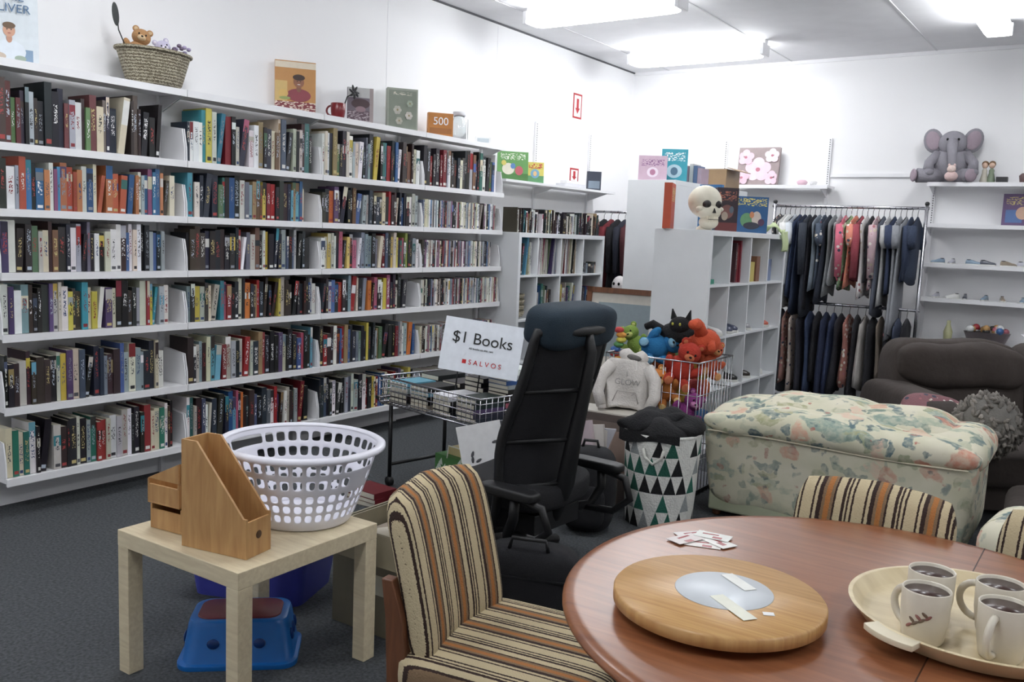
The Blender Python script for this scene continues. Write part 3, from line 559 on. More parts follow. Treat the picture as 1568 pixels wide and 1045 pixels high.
def elephant():
    b=B(VCF); G=(0.55,0.54,0.57); P=(0.62,0.56,0.60)
    b.ell((0,0,0.15),(0.135,0.12,0.155),G,seg=24,rings=16); b.ell((0,-0.04,0.31),(0.105,0.09,0.10),G,seg=24,rings=14)
    for s in(-1,1):
        b.ell((s*0.145,-0.01,0.335),(0.075,0.022,0.10),G,rot=(0,s*0.30,s*0.25)); b.ell((s*0.147,-0.026,0.335),(0.055,0.012,0.078),P,rot=(0,s*0.30,s*0.25))
        b.tube([(s*0.10,-0.03,0.22),(s*0.16,-0.08,0.15),(s*0.16,-0.11,0.09)],[0.045,0.04,0.042],G,12); b.ell((s*0.16,-0.115,0.075),(0.045,0.045,0.035),G)
    b.tube([(-0.07,-0.03,0.06),(-0.16,-0.09,0.05),(-0.24,-0.12,0.05)],[0.06,0.055,0.058],G,12); b.ell((-0.265,-0.13,0.05),(0.02,0.052,0.052),P,rot=(0,0,0.4))
    b.tube([(0.07,-0.03,0.06),(0.11,-0.11,0.05),(0.14,-0.14,0.05)],[0.06,0.055,0.058],G,12); b.ell((0.15,-0.155,0.05),(0.05,0.02,0.052),P,rot=(0,0,0.6))
    for s in(-1,1): b.ell((s*0.04,-0.122,0.335),(0.009,0.007,0.011),(0.05,0.05,0.05),seg=8,rings=6)
    b.tube([(0,-0.11,0.31),(0,-0.155,0.27),(0.005,-0.165,0.2),(0.01,-0.16,0.14),(0.03,-0.17,0.10)],[0.045,0.04,0.033,0.028,0.026],G,14)
    b.obj('elephant_soft_toy',(-1.31,8.055,1.934),(0,0,0.15))
elephant()
b=B(VCF); b.ell((0,0,0.04),(0.05,0.036,0.04),(0.80,0.70,0.69)); b.ell((0,-0.01,0.095),(0.033,0.03,0.031),(0.85,0.77,0.74)); 
for s in(-1,1): b.ell((s*0.02,-0.005,0.125),(0.010,0.008,0.014),(0.8,0.7,0.69),seg=8,rings=6)
b.obj('pink_soft_toy',(-1.27,7.865,1.934))
b=B(VC); 
for x,c in((-1.06,(0.72,0.70,0.65)),(-1.01,(0.45,0.5,0.42))): b.lathe([(0.03,0),(0.032,0.02),(0.018,0.08),(0.02,0.1),(0.0,0.13)],c,(x,8.05,1.932),seg=16); b.ell((x,8.05,2.072),(0.022,0.022,0.026),(0.80,0.68,0.6)); b.ell((x,8.058,2.082),(0.026,0.024,0.026),(0.45,0.34,0.24))
b.box((-0.93,8.04,1.957),(0.08,0.06,0.045),(0.15,0.15,0.16)); b.ell((-0.74,8.04,1.967),(0.04,0.03,0.035),(0.65,0.45,0.38)); b.lathe([(0.03,0),(0.04,0.06),(0.02,0.08)],(0.4,0.32,0.32),(-0.78,8.08,1.932),seg=14)
b.obj('doll_figurines')
cover('boxed_toy',(-0.79,8.07,1.602),0.24,0.25,0.07,-0.1,(0.38,0.30,0.44),[(0.1,0.1,0.6,0.5,(0.32,0.42,0.6)),(0.1,0.65,0.9,0.9,((0.38,0.3,0.44),(0.8,0.74,0.45)))],0,[(0.6,0.4,0.2,0.2,(0.75,0.62,0.54))],pages=False)
b=B(VCG)
for z,n in((1.28,13),(1.0,12)):
    for k in range(n):
        x=-1.34+k*0.125+R.uniform(-0.02,0.02); shoe(b,(x,8.03,z+0.002),R.choice([-1.57,-0.4,0.3,-2.6])+R.uniform(-0.3,0.3),R.choice([(0.70,0.50,0.52),(0.85,0.85,0.84),(0.50,0.58,0.65),(0.55,0.50,0.44),(0.70,0.70,0.74),(0.68,0.58,0.60),(0.35,0.36,0.4)]),0.48)
b.obj('baby_shoes')
b=B(VCG); b.lathe([(0.03,0),(0.035,0.1),(0.015,0.16),(0.015,0.19)],(0.70,0.70,0.55),(-1.2,8.0,0.632),seg=16); b.obj('bottle')
b=B(VCG); b.lathe([(0.12,0),(0.17,0.12),(0.175,0.12)],(0.5,0.45,0.46),(-0.92,8.02,0.632),seg=24,sy=0.55)
for k in range(22): b.ell((-0.92+R.uniform(-0.15,0.15),8.02+R.uniform(-0.06,0.06),0.75+R.uniform(0,0.04)),0.03,R.choice([(0.65,0.2,0.24),(0.25,0.4,0.6),(0.85,0.85,0.85),(0.2,0.2,0.2),(0.7,0.55,0.35),(0.7,0.4,0.45)]),seg=8,rings=6)
b.obj('bowl_of_toys')
# ---------------------------------------------------------------- clothes rack
def garment(b,x,y,ztop,length,col,hw=0.2,th=0.018,sleeves=0.0,skew=0.0,col2=None):
    ph=R.uniform(0,6); n=28; rings=[]; z0=ztop-0.055
    prof=[(0,0.03,0.3),(0.015,0.06,0.5),(0.045,hw*0.75,0.8),(0.075,hw,1.0),(0.14,hw*0.98,1.1),(length*0.35,hw*0.86,1.3),(length*0.6,hw*0.88,1.5),(length*0.85,hw*0.95,1.7),(length,hw*0.98,1.8)]
    for dz,w,t in prof:
        rings.append([(x+skew*dz+th*t*math.sin(a)*(1+0.35*math.sin(3*a+ph+dz*4)),y+w*math.cos(a)+0.01*math.sin(dz*9+ph),z0-dz+0.02*math.sin(a*2+ph)*(dz/length)**3) for a in [2*math.pi*k/n for k in range(n)]])
    if col2:
        b.loft(rings[:6],col); b.loft(rings[5:],col2)
    else: b.loft(rings,col)
    if sleeves>0:
        for s in(-1,1):
            b.tube([(x,y+s*(hw-0.02),z0-0.08),(x+0.01,y+s*(hw+0.01),z0-0.2),(x+0.015,y+s*(hw-0.005),z0-sleeves)],[0.035,0.034,0.026],col,8)
    hk=(0.12,0.12,0.13)
    b.tube([(x,y,z0-0.002),(x,y,ztop-0.018),(x,y+0.018,ztop),(x,y+0.012,ztop+0.02),(x,y-0.004,ztop+0.026),(x,y-0.018,ztop+0.010)],0.0022,hk,5)
    b.tube([(x,y-hw*0.85,z0-0.055),(x,y,z0+0.002),(x,y+hw*0.85,z0-0.055)],0.004,hk,5)
def racks():
    e=empty('clothes_rack',(0,0,0))
    b=B(); RY=7.68
    for z in (1.71,0.90): b.cyl((-2.62,RY,z),(-1.37,RY,z),0.0125,CHROME)
    for x in (-2.60,-1.39):
        b.cyl((x,RY,0.03),(x,RY,1.74),0.014,CHROME); b.cyl((x,RY-0.22,0.03),(x,RY+0.22,0.03),0.013,CHROME); b.ell((x,RY,1.745),0.018,BLK)
        for s in(-1,1): b.ell((x,RY+s*0.21,0.02),(0.02,0.02,0.02),BLK)
    b.obj('frame',parent=e)
    b=B(VCF)
    T=[((0.30,0.30,0.32),1,.55),((0.80,0.80,0.79),0,.45),((0.86,0.86,0.85),0,.80),((0.78,0.80,0.82),0,.60),((0.22,0.27,0.38),0,.70),((0.17,0.21,0.30),0,.84),((0.19,0.21,0.25),0,.84),((0.16,0.16,0.19),0,.80),((0.46,0.50,0.54),0,.62),((0.28,0.32,0.38),1,.60),((0.18,0.20,0.25),0,.72),((0.52,0.53,0.54),0,.66),((0.66,0.67,0.68),0,.56),((0.80,0.42,0.50),1,.52),((0.56,0.68,0.52),1,.60),((0.82,0.52,0.44),1,.58),((0.60,0.28,0.32),0,.52),((0.84,0.82,0.82),1,.66),((0.20,0.20,0.22),0,.52),((0.74,0.64,0.66),1,.58),((0.36,0.38,0.43),0,.80),((0.72,0.72,0.72),0,.72),((0.20,0.24,0.34),0,.62),((0.54,0.55,0.57),0,.98),((0.58,0.59,0.61),0,.95),((0.20,0.24,0.33),0,.50),((0.18,0.22,0.30),0,.52)]
    n=len(T); x0,x1=-2.55,-1.45
    for i,(c,p,l) in enumerate(T):
        b.vc=VCP if p else VCF
        x=x0+(x1-x0)*i/(n-1)
        garment(b,x,RY,1.695,l,c,hw=R.uniform(0.16,0.195),th=0.016,sleeves=R.choice([0,0.25,0.5]),skew=R.uniform(-0.04,0.04))
    b.obj('hanging_tops',parent=e)
    b=B(VCF); 
    T=[((0.52,0.40,0.33),1,.6),((0.42,0.43,0.47),0,.7),((0.60,0.45,0.42),1,.62),((0.74,0.68,0.65),1,.7),((0.18,0.18,0.22),0,.72),((0.22,0.27,0.38),0,.70),((0.16,0.16,0.18),0,.6),((0.19,0.22,0.32),0,.75),((0.24,0.28,0.40),0,.7),((0.17,0.17,0.20),0,.66),((0.62,0.42,0.38),1,.58),((0.20,0.20,0.22),0,.75),((0.74,0.72,0.70),0,.6),((0.17,0.17,0.19),0,.72),((0.46,0.42,0.38),0,.5),((0.2,0.2,0.22),1,.6),((0.28,0.31,0.39),0,.45),((0.16,0.16,0.18),0,.6)]
    for i,(c,p,l) in enumerate(T):
        b.vc=VCP if p else VCF; garment(b,-2.54+1.08*i/(len(T)-1),RY,0.885,l,c,hw=R.uniform(0.13,0.18),th=0.020,skew=R.uniform(-0.04,0.04))
    b.obj('hanging_trousers',parent=e)
racks()
b=B(VCF); b.cyl((-4.295,7.55,1.62),(-3.85,7.55,1.62),0.012,CHROME)
for i,c in enumerate([(0.1,0.1,0.12),(0.42,0.14,0.17),(0.10,0.10,0.12),(0.16,0.17,0.22),(0.3,0.14,0.16)]): garment(b,-4.2+0.075*i,7.55,1.605,0.75,c,hw=0.17,th=0.02,sleeves=0.5)
b.obj('hanging_coats')
b=B(VCF); b.ell((-3.80,7.18,0.95),(0.07,0.07,0.09),(0.88,0.86,0.86)); b.ell((-3.80,7.2,0.72),(0.10,0.08,0.17),(0.4,0.4,0.45)); 
for s in(-1,1): b.ell((-3.80+s*0.025,7.115,0.97),(0.012,0.01,0.014),(0.05,0.05,0.05),seg=8,rings=6); b.tube([(-3.8+s*0.08,7.18,0.8),(-3.8+s*0.13,7.15,0.62)],[0.03,0.025],(0.4,0.4,0.45)); b.tube([(-3.8+s*0.04,7.16,0.58),(-3.8+s*0.05,7.12,0.3),(-3.8+s*0.05,7.1,0.0)],[0.045,0.035,0.03],(0.3,0.3,0.34))
b.ell((-3.80,7.09,0.925),(0.02,0.006,0.006),(0.6,0.2,0.2),seg=8,rings=6)
b.obj('rag_doll')

# ---------------------------------------------------------------- side table + things
def side_table():
    b=B(); s=0.55; t=0.05
    b.bb(-s/2,s/2,-s/2,s/2,0.45-t,0.45,BIRCH)
    for sx in(-1,1):
        for sy in(-1,1):
            x=sx*(s/2-0.0255); y=sy*(s/2-0.0255); b.bb(x-0.025,x+0.025,y-0.025,y+0.025,0,0.45-t,BIRCH)
    b.obj('side_table',(-2.17,1.76,0),(0,0,0.02),bevel=0.002)
side_table()
def laundry():
    b=B(); n=108; h=0.245
    zr=[0,0.10,0.14,0.235,0.275,0.37,0.41,0.505,0.545,0.60,0.68,0.715,0.80,0.835,0.92,0.955,1.0]
    def rad(t): return 0.155+0.088*t**0.85
    vs=[];fs=[]
    for t in zr:
        for k in range(n):
            a=2*math.pi*k/n; r=rad(t); vs.append((r*1.04*math.cos(a),r*0.97*math.sin(a),h*t))
    for i in range(len(zr)-1):
        for k in range(n):
            ang=2*math.pi*(k+0.5)/n
            hh = i in (2,4,6,9,10,11,12,13) and (k%3!=2)
            if i==11: hh=False
            for ac in (math.radians(190),math.radians(10)):
                dd=abs((ang-ac+math.pi)%(2*math.pi)-math.pi)
                if dd<0.26:
                    hh = i in (12,13) 
                    if i in(2,4,6) and k%3!=2: hh=True
            if not hh: fs.append((i*n+k,i*n+(k+1)%n,(i+1)*n+(k+1)%n,(i+1)*n+k))
    b.add(vs,fs,PLW,True)
    e=empty('laundry_basket',(-2.13,1.925,0.4515),(0,0,0.0)); b.obj('slotted_wall',solid=0.0035,sub=1,parent=e)
    b=B(); b.lathe([(0.0,0.002),(0.145,0.002),(0.156,0.006),(0.150,0.008),(0.0,0.006)],PLW,seg=64,sx=1.04,sy=0.97,caps=False)
    rr=rad(1.0)
    b.lathe([(rr-0.002,h-0.006),(rr+0.014,h-0.012),(rr+0.022,h-0.008),(rr+0.022,h+0.002),(rr+0.012,h+0.008),(rr,h+0.008),(rr-0.004,h)],PLW,seg=96,sx=1.04,sy=0.97,caps=False)
    b.obj('rim_and_base',parent=e)
laundry()
def magfile(name,loc,rot):
    b=B(); w,d,hb,hf,t=0.105,0.235,0.315,0.115,0.007
    prof=[(0,0),(d,0),(d,hf),(d-0.012,hf),(0.055,hb),(0,hb)]
    for y in (-w/2,w/2-t): b.prism([(x,y,z) for x,z in prof],(0,t,0),BAMBOO)
    b.bb(t,d-t,-w/2+t,w/2-t,0,t,BAMBOO); b.bb(0,t,-w/2+t,w/2-t,0,hb,BAMBOO); b.bb(d-t,d,-w/2+t,w/2-t,0,hf-0.01,BAMBOO)
    b.cyl((d+0.0002,0,hf*0.52),(d+0.0006,0,hf*0.52),0.012,(0.3,0.2,0.12))
    return b.obj(name,loc,rot,bevel=0.001)
magfile('magazine_file',(-2.19,1.572,0.451),(0,0,0.19))
def organiser():
    b=B()
    def tray(z,x0):
        w,d,h,t=0.135,0.17,0.075,0.007
        b.bb(x0,x0+w,0,d,z,z+t,BAMBOO); b.bb(x0,x0+t,0,d,z+t,z+h,BAMBOO); b.bb(x0+w-t,x0+w,0,d,z+t,z+h,BAMBOO); b.bb(x0+t,x0+w-t,0,t,z+t,z+h*0.8,BAMBOO); b.bb(x0+t,x0+w-t,d-t,d,z+t,z+h,BAMBOO)
    tray(0,0); tray(0.0765,-0.012)
    b.prism([(-0.012,0.0,0.153),(0.123,0.0,0.153),(0.123,0.0,0.215)],(0,0.007,0),BAMBOO); b.prism([(-0.012,0.163,0.153),(0.123,0.163,0.153),(0.123,0.163,0.215)],(0,0.007,0),BAMBOO); b.bb(0.118,0.125,0.008,0.162,0.153,0.213,BAMBOO)
    b.obj('bamboo_desk_organiser',(-2.385,1.555,0.451),(0,0,0.12),bevel=0.001)
organiser()
def stool():
    b=B(VCG); BL=(0.10,0.40,0.70); RD=(0.42,0.14,0.17); s=0.92
    def ring(w,d,z,r=0.05,n=6):
        pts=[]; w*=s; d*=s
        for cx,cy,a0 in((w/2-r,d/2-r,0),(-w/2+r,d/2-r,90),(-w/2+r,-d/2+r,180),(w/2-r,-d/2+r,270)):
            for k in range(n+1): a=math.radians(a0+90*k/n); pts.append((cx+r*math.cos(a),cy+r*math.sin(a),z))
        return pts
    b.loft([ring(0.40,0.27,0.0),ring(0.40,0.27,0.016),ring(0.375,0.245,0.018),ring(0.335,0.215,0.13),ring(0.325,0.205,0.145),ring(0.30,0.18,0.148)],BL)
    b.loft([ring(0.28,0.165,0.148,0.04),ring(0.275,0.16,0.152,0.04)],RD)
    for q in(-1,1):
        for k in(-1,0,1): b.ell((q*0.163,k*0.05,0.085),(0.006,0.014,0.02),(0.03,0.2,0.45),rot=(0,-q*0.16,0),seg=10,rings=6)
    for k in(-1,0,1): b.ell((k*0.07,-0.106,0.08),(0.02,0.006,0.016),(0.03,0.2,0.45),rot=(-0.13,0,0),seg=10,rings=6)
    b.obj('step_stool',(-2.25,1.79,0.0),(0,0,0.75),bevel=0.003)
stool()
def tub(name,loc,rot,w,d,h,col):
    b=B(VCG)
    def ring(s,z,wd,dd,r=0.04,n=4):
        pts=[]; W=wd*s; D=dd*s
        for cx,cy,a0 in((W/2-r,D/2-r,0),(-W/2+r,D/2-r,90),(-W/2+r,-D/2+r,180),(W/2-r,-D/2+r,270)):
            for k in range(n+1): a=math.radians(a0+90*k/n); pts.append((cx+r*math.cos(a),cy+r*math.sin(a),z))
        return pts
    b.loft([ring(0.86,0,w,d),ring(0.97,h-0.03,w,d),ring(1.03,h-0.028,w,d),ring(1.03,h,w,d),ring(0.95,h,w,d),ring(0.84,0.01,w,d)],col)
    for s in(-1,1): b.box((s*w*0.51,0,h-0.045),(0.02,0.12,0.02),col)
    b.box((-w*0.3,-d*0.475,h*0.45),(0.06,0.004,0.06),(0.85,0.85,0.85),rot=(-0.12,0,0))
    return b.obj(name,loc,rot,bevel=0.002)
tub('blue_plastic_tub',(-2.62,2.19,0),(0,0,0.38),0.50,0.34,0.24,(0.30,0.32,0.70))
tub('blue_plastic_tub',(-2.60,4.06,0),(0,0,-0.1),0.36,0.24,0.36,(0.26,0.28,0.60))
b=B(); K=(0.50,0.47,0.39); w,d,h,t=0.42,0.32,0.36,0.008
b.bb(0,w,0,t,0,h,K); b.bb(0,w,d-t,d,0,h,K); b.bb(0,t,t,d-t,0,h,K); b.bb(w-t,w,t,d-t,0,h,K); b.bb(t,w-t,t,d-t,0,t,K)
b.box((w/2,-0.028,h-0.045),(w,0.10,0.006),K,rot=(1.1,0,0)); b.box((-0.03,d/2,h-0.04),(0.10,d,0.006),K,rot=(0,-1.05,0))
b.box((w*0.5,-0.001,h*0.5),(0.1,0.003,0.07),(0.8,0.78,0.7)); b.bb(0.03,w-0.03,0.03,d-0.03,0.25,0.30,(0.6,0.55,0.5)); b.cyl((0.12,0.1,0.3),(0.3,0.24,0.33),0.035,(0.75,0.72,0.66))
b.obj('cardboard_box',(-2.21,2.15,0),(0,0,0.02),bevel=0.0015)
# ---------------------------------------------------------------- dining chairs
def chair(loc,rz):
    e=empty('dining_chair',loc,(0,0,rz))
    b=B(); 
    for s in(-1,1):
        y=s*0.180
        b.loft([[(x-hx,y-0.014,z),(x+hx,y-0.014,z),(x+hx,y+0.014,z),(x-hx,y+0.014,z)] for x,z,hx in((-0.255,0,0.018),(-0.215,0.25,0.022),(-0.205,0.42,0.026),(-0.215,0.55,0.022),(-0.235,0.64,0.014))],TEAKD,smooth=False)
        b.loft([[(x-0.016,s*0.198-0.016,z),(x+0.016,s*0.198-0.016,z),(x+0.016,s*0.198+0.016,z),(x-0.016,s*0.198+0.016,z)] for x,z in((0.215,0),(0.20,0.40))],TEAKD,smooth=False)
        b.bb(-0.20,0.19,s*0.196-0.01,s*0.196+0.01,0.34,0.40,TEAKD); 
    b.bb(0.19,0.21,-0.18,0.18,0.34,0.40,TEAKD); b.bb(-0.215,-0.195,-0.17,0.17,0.34,0.40,TEAKD)
    b.obj('frame',parent=e,bevel=0.003)
    b=B(); b.ell((0.01,0,0.435),(0.235,0.217,0.05),STR,seg=48,rings=20,e=0.35,e2=0.32)
    b.obj('seat',parent=e)
    b=B(); rings=[]; W=0.365
    for i in range(21):
        t=i/20; z=0.44+0.375*t; xc=-0.185-0.085*t**1.3
        th=0.038*(1-abs(2*t-1)**6)**0.5+0.004
        w=W/2*(1-0.10*max(0,(t-0.8)/0.2)**2)*(1-0.05*max(0,(0.2-t)/0.2)**2)
        ring=[]
        for k in range(40):
            a=2*math.pi*k/40; P=lambda q,p:math.copysign(abs(q)**p,q)
            yy=w*P(math.cos(a),0.25); bow=0.035*(yy/w)**2
            ring.append((xc+bow+th*P(math.sin(a),0.7),yy,z+0.012*math.cos(math.pi*yy/w/2)*t))
        rings.append(ring)
    b.loft(rings,STR); b.obj('back_cushion',parent=e)
chair((-1.045,1.60,0),math.radians(9))
chair((-0.46,1.985,0),math.radians(-92))
chair((-0.04,2.01,0),math.radians(-98))
# ---------------------------------------------------------------- dining table & stuff
TC=(-0.32,1.615)
b=B(); b.lathe([(0.0,0.722),(0.50,0.722),(0.53,0.727),(0.545,0.737),(0.545,0.742),(0.538,0.749),(0.52,0.75),(0.0,0.75)],TEAK,seg=96,caps=False)
b.lathe([(0.455,0.655),(0.46,0.722),(0.44,0.722),(0.44,0.655),(0.455,0.655)],TEAK,seg=64,caps=False)
b.lathe([(0.13,0.722),(0.12,0.69),(0.05,0.66),(0.045,0.45),(0.07,0.25),(0.075,0.16),(0.0,0.15)],TEAKD,seg=24)
for k in range(4):
    a=math.pi/4+k*math.pi/2; c,s=math.cos(a),math.sin(a)
    b.tube([(0.04*c,0.04*s,0.2),(0.15*c,0.15*s,0.14),(0.27*c,0.27*s,0.05),(0.34*c,0.34*s,0.022)],[0.03,0.028,0.024,0.02],TEAKD,10)
dx=0.115; yy=math.sqrt(0.535**2-dx**2); b.bb(dx-0.0012,dx+0.0012,-yy,yy,0.7501,0.7504,(0.22,0.12,0.08))
b.obj('round_dining_table',(TC[0],TC[1],0))
SU=(-0.532,1.43)
b=B(); b.lathe([(0.06,0.0),(0.06,0.012),(0.0,0.012)],BLK,seg=32); b.lathe([(0.0,0.012),(0.172,0.012),(0.18,0.016),(0.18,0.034),(0.177,0.038),(0.0,0.038)],BAMBOO2,seg=96,caps=False)
b.lathe([(0.084,0.0382),(0.083,0.0392),(0.0,0.0392)],SILV,(0.005,0.012,0),seg=64)
b.box((0.012,0.062,0.0400),(0.024,0.075,0.0006),(0.92,0.92,0.90),rot=(0,0,0.95)); b.box((0.045,-0.05,0.0400),(0.026,0.10,0.0006),(0.90,0.90,0.84),rot=(0,0,0.95)); b.box((0.10,-0.035,0.0388),(0.018,0.013,0.0006),(0.93,0.93,0.93),rot=(0,0,0.5))
b.obj('lazy_susan',(SU[0],SU[1],0.7505))
TR=(-0.158,1.655)
b=B(); b.lathe([(0.0,0.0),(0.17,0.0),(0.185,0.006),(0.205,0.030),(0.208,0.034),(0.200,0.034),(0.182,0.012),(0.168,0.008),(0.0,0.008)],TRAYW,seg=80,caps=False)
for a in (math.radians(-117),math.radians(63)):
    rings=[]
    for k in range(13):
        t=-1+2*k/12; aa=a+t*0.20; rr=0.222+0.006*(1-t*t); 
        rings.append([( (rr+q)*math.cos(aa),(rr+q)*math.sin(aa),0.030+w) for q,w in((-0.019,-0.005),(0.009,-0.005),(0.009,0.005),(-0.019,0.005))])
    b.loft(rings,(0.88,0.84,0.74))
b.obj('serving_tray',(TR[0],TR[1],0.7505),bevel=0.001)
CR=(0.83,0.80,0.74)
for (x,y,rz) in [(-0.222,1.531,-0.6),(-0.231,1.628,-0.9),(-0.128,1.642,-0.3),(-0.112,1.545,1.35)]:
    mug('coffee_mug',(x,y,0.7595),(0,0,rz),CR,h=0.088,r=0.0375,inner=(0.25,0.17,0.15),art=True)
b=B(); 
for k,(x,y,r,c) in enumerate([(0.01,-0.01,0.3,(0.92,0.90,0.88)),(-0.03,0.03,0.9,(0.90,0.88,0.87)),(0.03,0.02,-0.4,(0.93,0.92,0.90)),(-0.03,-0.01,1.2,(0.88,0.84,0.83)),(0.01,0.045,0.1,(0.9,0.9,0.88))]):
    b.box((x,y,0.0006+k*0.0008),(0.075,0.042,0.0006),c,rot=(0,0,r)); b.box((x-0.008,y+0.006,0.0010+k*0.0008),(0.035,0.006,0.0003),(0.62,0.25,0.26),rot=(0,0,r+0.1)); b.box((x+0.012,y-0.008,0.0010+k*0.0008),(0.02,0.012,0.0003),(0.70,0.45,0.45),rot=(0,0,r))
b.obj('loyalty_cards',(-0.70,1.754,0.7505))

# ---------------------------------------------------------------- office chair
def office():
    e=empty('office_chair',(-1.97,2.96,0),(0,0,-0.06))
    b=B(); 
    for k in range(5):
        a=2*math.pi*k/5+0.3; c,s=math.cos(a),math.sin(a)
        b.tube([(0,0,0.10),(0.15*c,0.15*s,0.095),(0.27*c,0.27*s,0.07)],[0.045,0.032,0.022],BLK,10)
        b.cyl((0.27*c-0.012*s,0.27*s+0.012*c,0.028),(0.27*c+0.012*s,0.27*s-0.012*c,0.028),0.027,BLK)
        b.cyl((0.27*c,0.27*s,0.03),(0.27*c,0.27*s,0.075),0.008,BLK)
    b.cyl((0,0,0.08),(0,0,0.28),0.035,BLK); b.box((0.02,0,0.27),(0.34,0.30,0.08),BLK)
    b.obj('base',parent=e,bevel=0.004)
    b=B(); b.ell((-0.02,0,0.35),(0.25,0.25,0.06),BLKF,seg=40,rings=18,e=0.45,fn=lambda p:Vector((p.x,p.y,p.z+0.6*abs(p.y)**2+0.25*max(0,p.x)**2))); b.obj('seat',parent=e)
    def bk(u,v,off=0.0):
        y=(u-0.5)*2; w=0.235+0.012*math.sin(math.pi*min(1,v*0.9+0.1))-0.02*max(0,0.15-v)/0.15
        x=0.09+0.20*v+0.035*math.sin(math.pi*v)*-1*0.4+0.03*math.sin(3.0*math.pi*v)*(1-v)-0.07*y*y
        return (x+off,y*w,0.24+0.79*v)
    b=B(); b.grid(lambda u,v:bk(u,v),16,28,BLKF); o=b.obj('mesh_back',parent=e,solid=0.02)
    b=B()
    edge=[bk(0,k/20,0.005) for k in range(21)]+[bk(k/10,1,0.005) for k in range(1,10)]+[bk(1,1-k/20,0.005) for k in range(21)]
    b.tube(edge,0.02,BLK,8); b.tube([bk(0,0,0.005),(0.10,0,0.23),bk(1,0,0.005)],0.022,BLK,8)
    b.tube([(0.0,0,0.27),(0.16,0,0.27),(0.22,0,0.42),(0.25,0,0.60),(0.29,0,0.80),(0.31,0,0.95),(0.29,0,1.03)],[0.035,0.04,0.038,0.032,0.026,0.022,0.018],BLK,10)
    for z in(0.42,0.6,0.8): 
        b.tube([(bk(0,(z-0.24)/0.79,0.01)),(0.22+0.15*(z-0.42),0,z),(bk(1,(z-0.24)/0.79,0.01))],0.009,BLK,6)
    b.obj('back_frame',parent=e)
    b=B(); b.ell((0.215,0,1.045),(0.085,0.235,0.085),TEALF,rot=(0,0.15,0),seg=40,rings=20,e=0.5,e2=0.45); b.obj('headrest',parent=e)
    b=B()
    for s in(-1,1):
        b.tube([(0.10,s*0.20,0.25),(0.16,s*0.28,0.26),(0.20,s*0.30,0.34),(0.20,s*0.295,0.42)],0.020,BLK,8)
        b.tube([(0.20,s*0.295,0.42),(0.32,s*0.29,0.40),(0.35,s*0.285,0.32),(0.28,s*0.27,0.26),(0.14,s*0.26,0.25)],0.016,BLK,8)
        b.pad((0.17,s*0.295,0.435),(0.26,0.08,0.04),BLK,e=0.4)
    b.obj('armrests',parent=e)
office()
b=B(); b.ell((0,0,0.15),(0.18,0.085,0.15),BLKF,seg=32,rings=16,e=0.5,e2=0.55,noise=0.01); b.box((0,-0.001,0.20),(0.365,0.173,0.006),BLK); b.tube([(-0.07,-0.05,0.29),(-0.06,-0.05,0.33),(0.06,-0.05,0.33),(0.07,-0.05,0.29)],0.008,BLK,6); b.obj('black_tote_bag',(-1.65,2.57,0),(0,0,0.35))
# ---------------------------------------------------------------- book cart
def cart():
    e=empty('wire_book_cart',(-2.81,3.63,0),(0,0,math.radians(-11)))
    w,d=0.80,0.46; b=B()
    for z in(0.60,0.575,0.53,0.485,0.46):
        b.tube([(-w/2,-d/2,z),(w/2,-d/2,z),(w/2,d/2,z),(-w/2,d/2,z),(-w/2,-d/2,z)],0.0055 if z in(0.60,0.46) else 0.0028,CHROME,6)
    for k in range(25):
        x=-w/2+w*k/24
        b.tube([(x,-d/2,0.60),(x,-d/2,0.46),(x,d/2,0.46),(x,d/2,0.60)],0.0022,CHROME,5)
    for k in range(13):
        y=-d/2+d*k/12; b.tube([(-w/2,y,0.60),(-w/2,y,0.462),(w/2,y,0.462),(w/2,y,0.60)],0.0022,CHROME,5)
    b.obj('basket',parent=e)
    b=B()
    for sx in(-1,1):
        for sy in(-1,1):
            x,y=sx*(w/2-0.05),sy*(d/2-0.04); b.cyl((x,y,0.05),(x,y,0.452),0.011,BLK); b.cyl((x,y-0.012,0.027),(x,y+0.012,0.027),0.026,BLK)
    for sx in(-1,1): b.cyl((sx*(w/2-0.05),-d/2+0.04,0.12),(sx*(w/2-0.05),d/2-0.04,0.12),0.009,BLK)
    b.tube([(-w/2,-d/2+0.03,0.45),(-w/2-0.07,-d/2+0.03,0.47),(-w/2-0.07,d/2-0.03,0.47),(-w/2,d/2-0.03,0.45)],0.011,BLK,8)
    b.obj('legs',parent=e)
    b=B()
    for cx,cy,n in [(-0.28,-0.1,4),(-0.28,0.11,5),(-0.1,-0.1,5),(-0.1,0.11,5),(0.08,-0.1,4),(0.08,0.11,7),(0.26,-0.1,5),(0.26,0.11,10)]:
        z=0.466
        for k in range(n):
            t=R.uniform(0.018,0.03); c=pick((0.5,0.25,0.25)); r=R.uniform(-0.08,0.08)
            b.box((cx,cy,z+t/2),(0.135,0.2,t),c,rot=(0,0,r)); b.box((cx,cy-0.001,z+t/2),(0.131,0.2,t*0.75),(0.80,0.78,0.72),rot=(0,0,r)); z+=t+0.001
    b.obj('sale_books',parent=e)
cart()
e=empty('price_sign',(-2.61,3.49,0.685),(math.radians(-9),math.radians(6),0.45))
b=B(); b.bb(-0.20,0.20,0,0.004,0,0.265,(0.91,0.93,0.96)); b.bb(-0.085,-0.065,-0.0008,0,0.045,0.065,(0.75,0.1,0.12)); b.obj('board',parent=e)
b=B(); b.tube([(0,0.01,0.25),(0,0.06,0.1),(0,0.09,-0.09)],0.004,BLK,6); b.tube([(-0.1,0.006,0.02),(-0.1,0.03,-0.09)],0.004,BLK,6); b.obj('stand',parent=e)
text('heading','$1 Books',0.080,(0,-0.002,0.170),(math.pi/2,0,0),INKBLK,e)
text('subheading','All books on this cart',0.014,(0,-0.002,0.122),(math.pi/2,0,0),INKBLK,e)
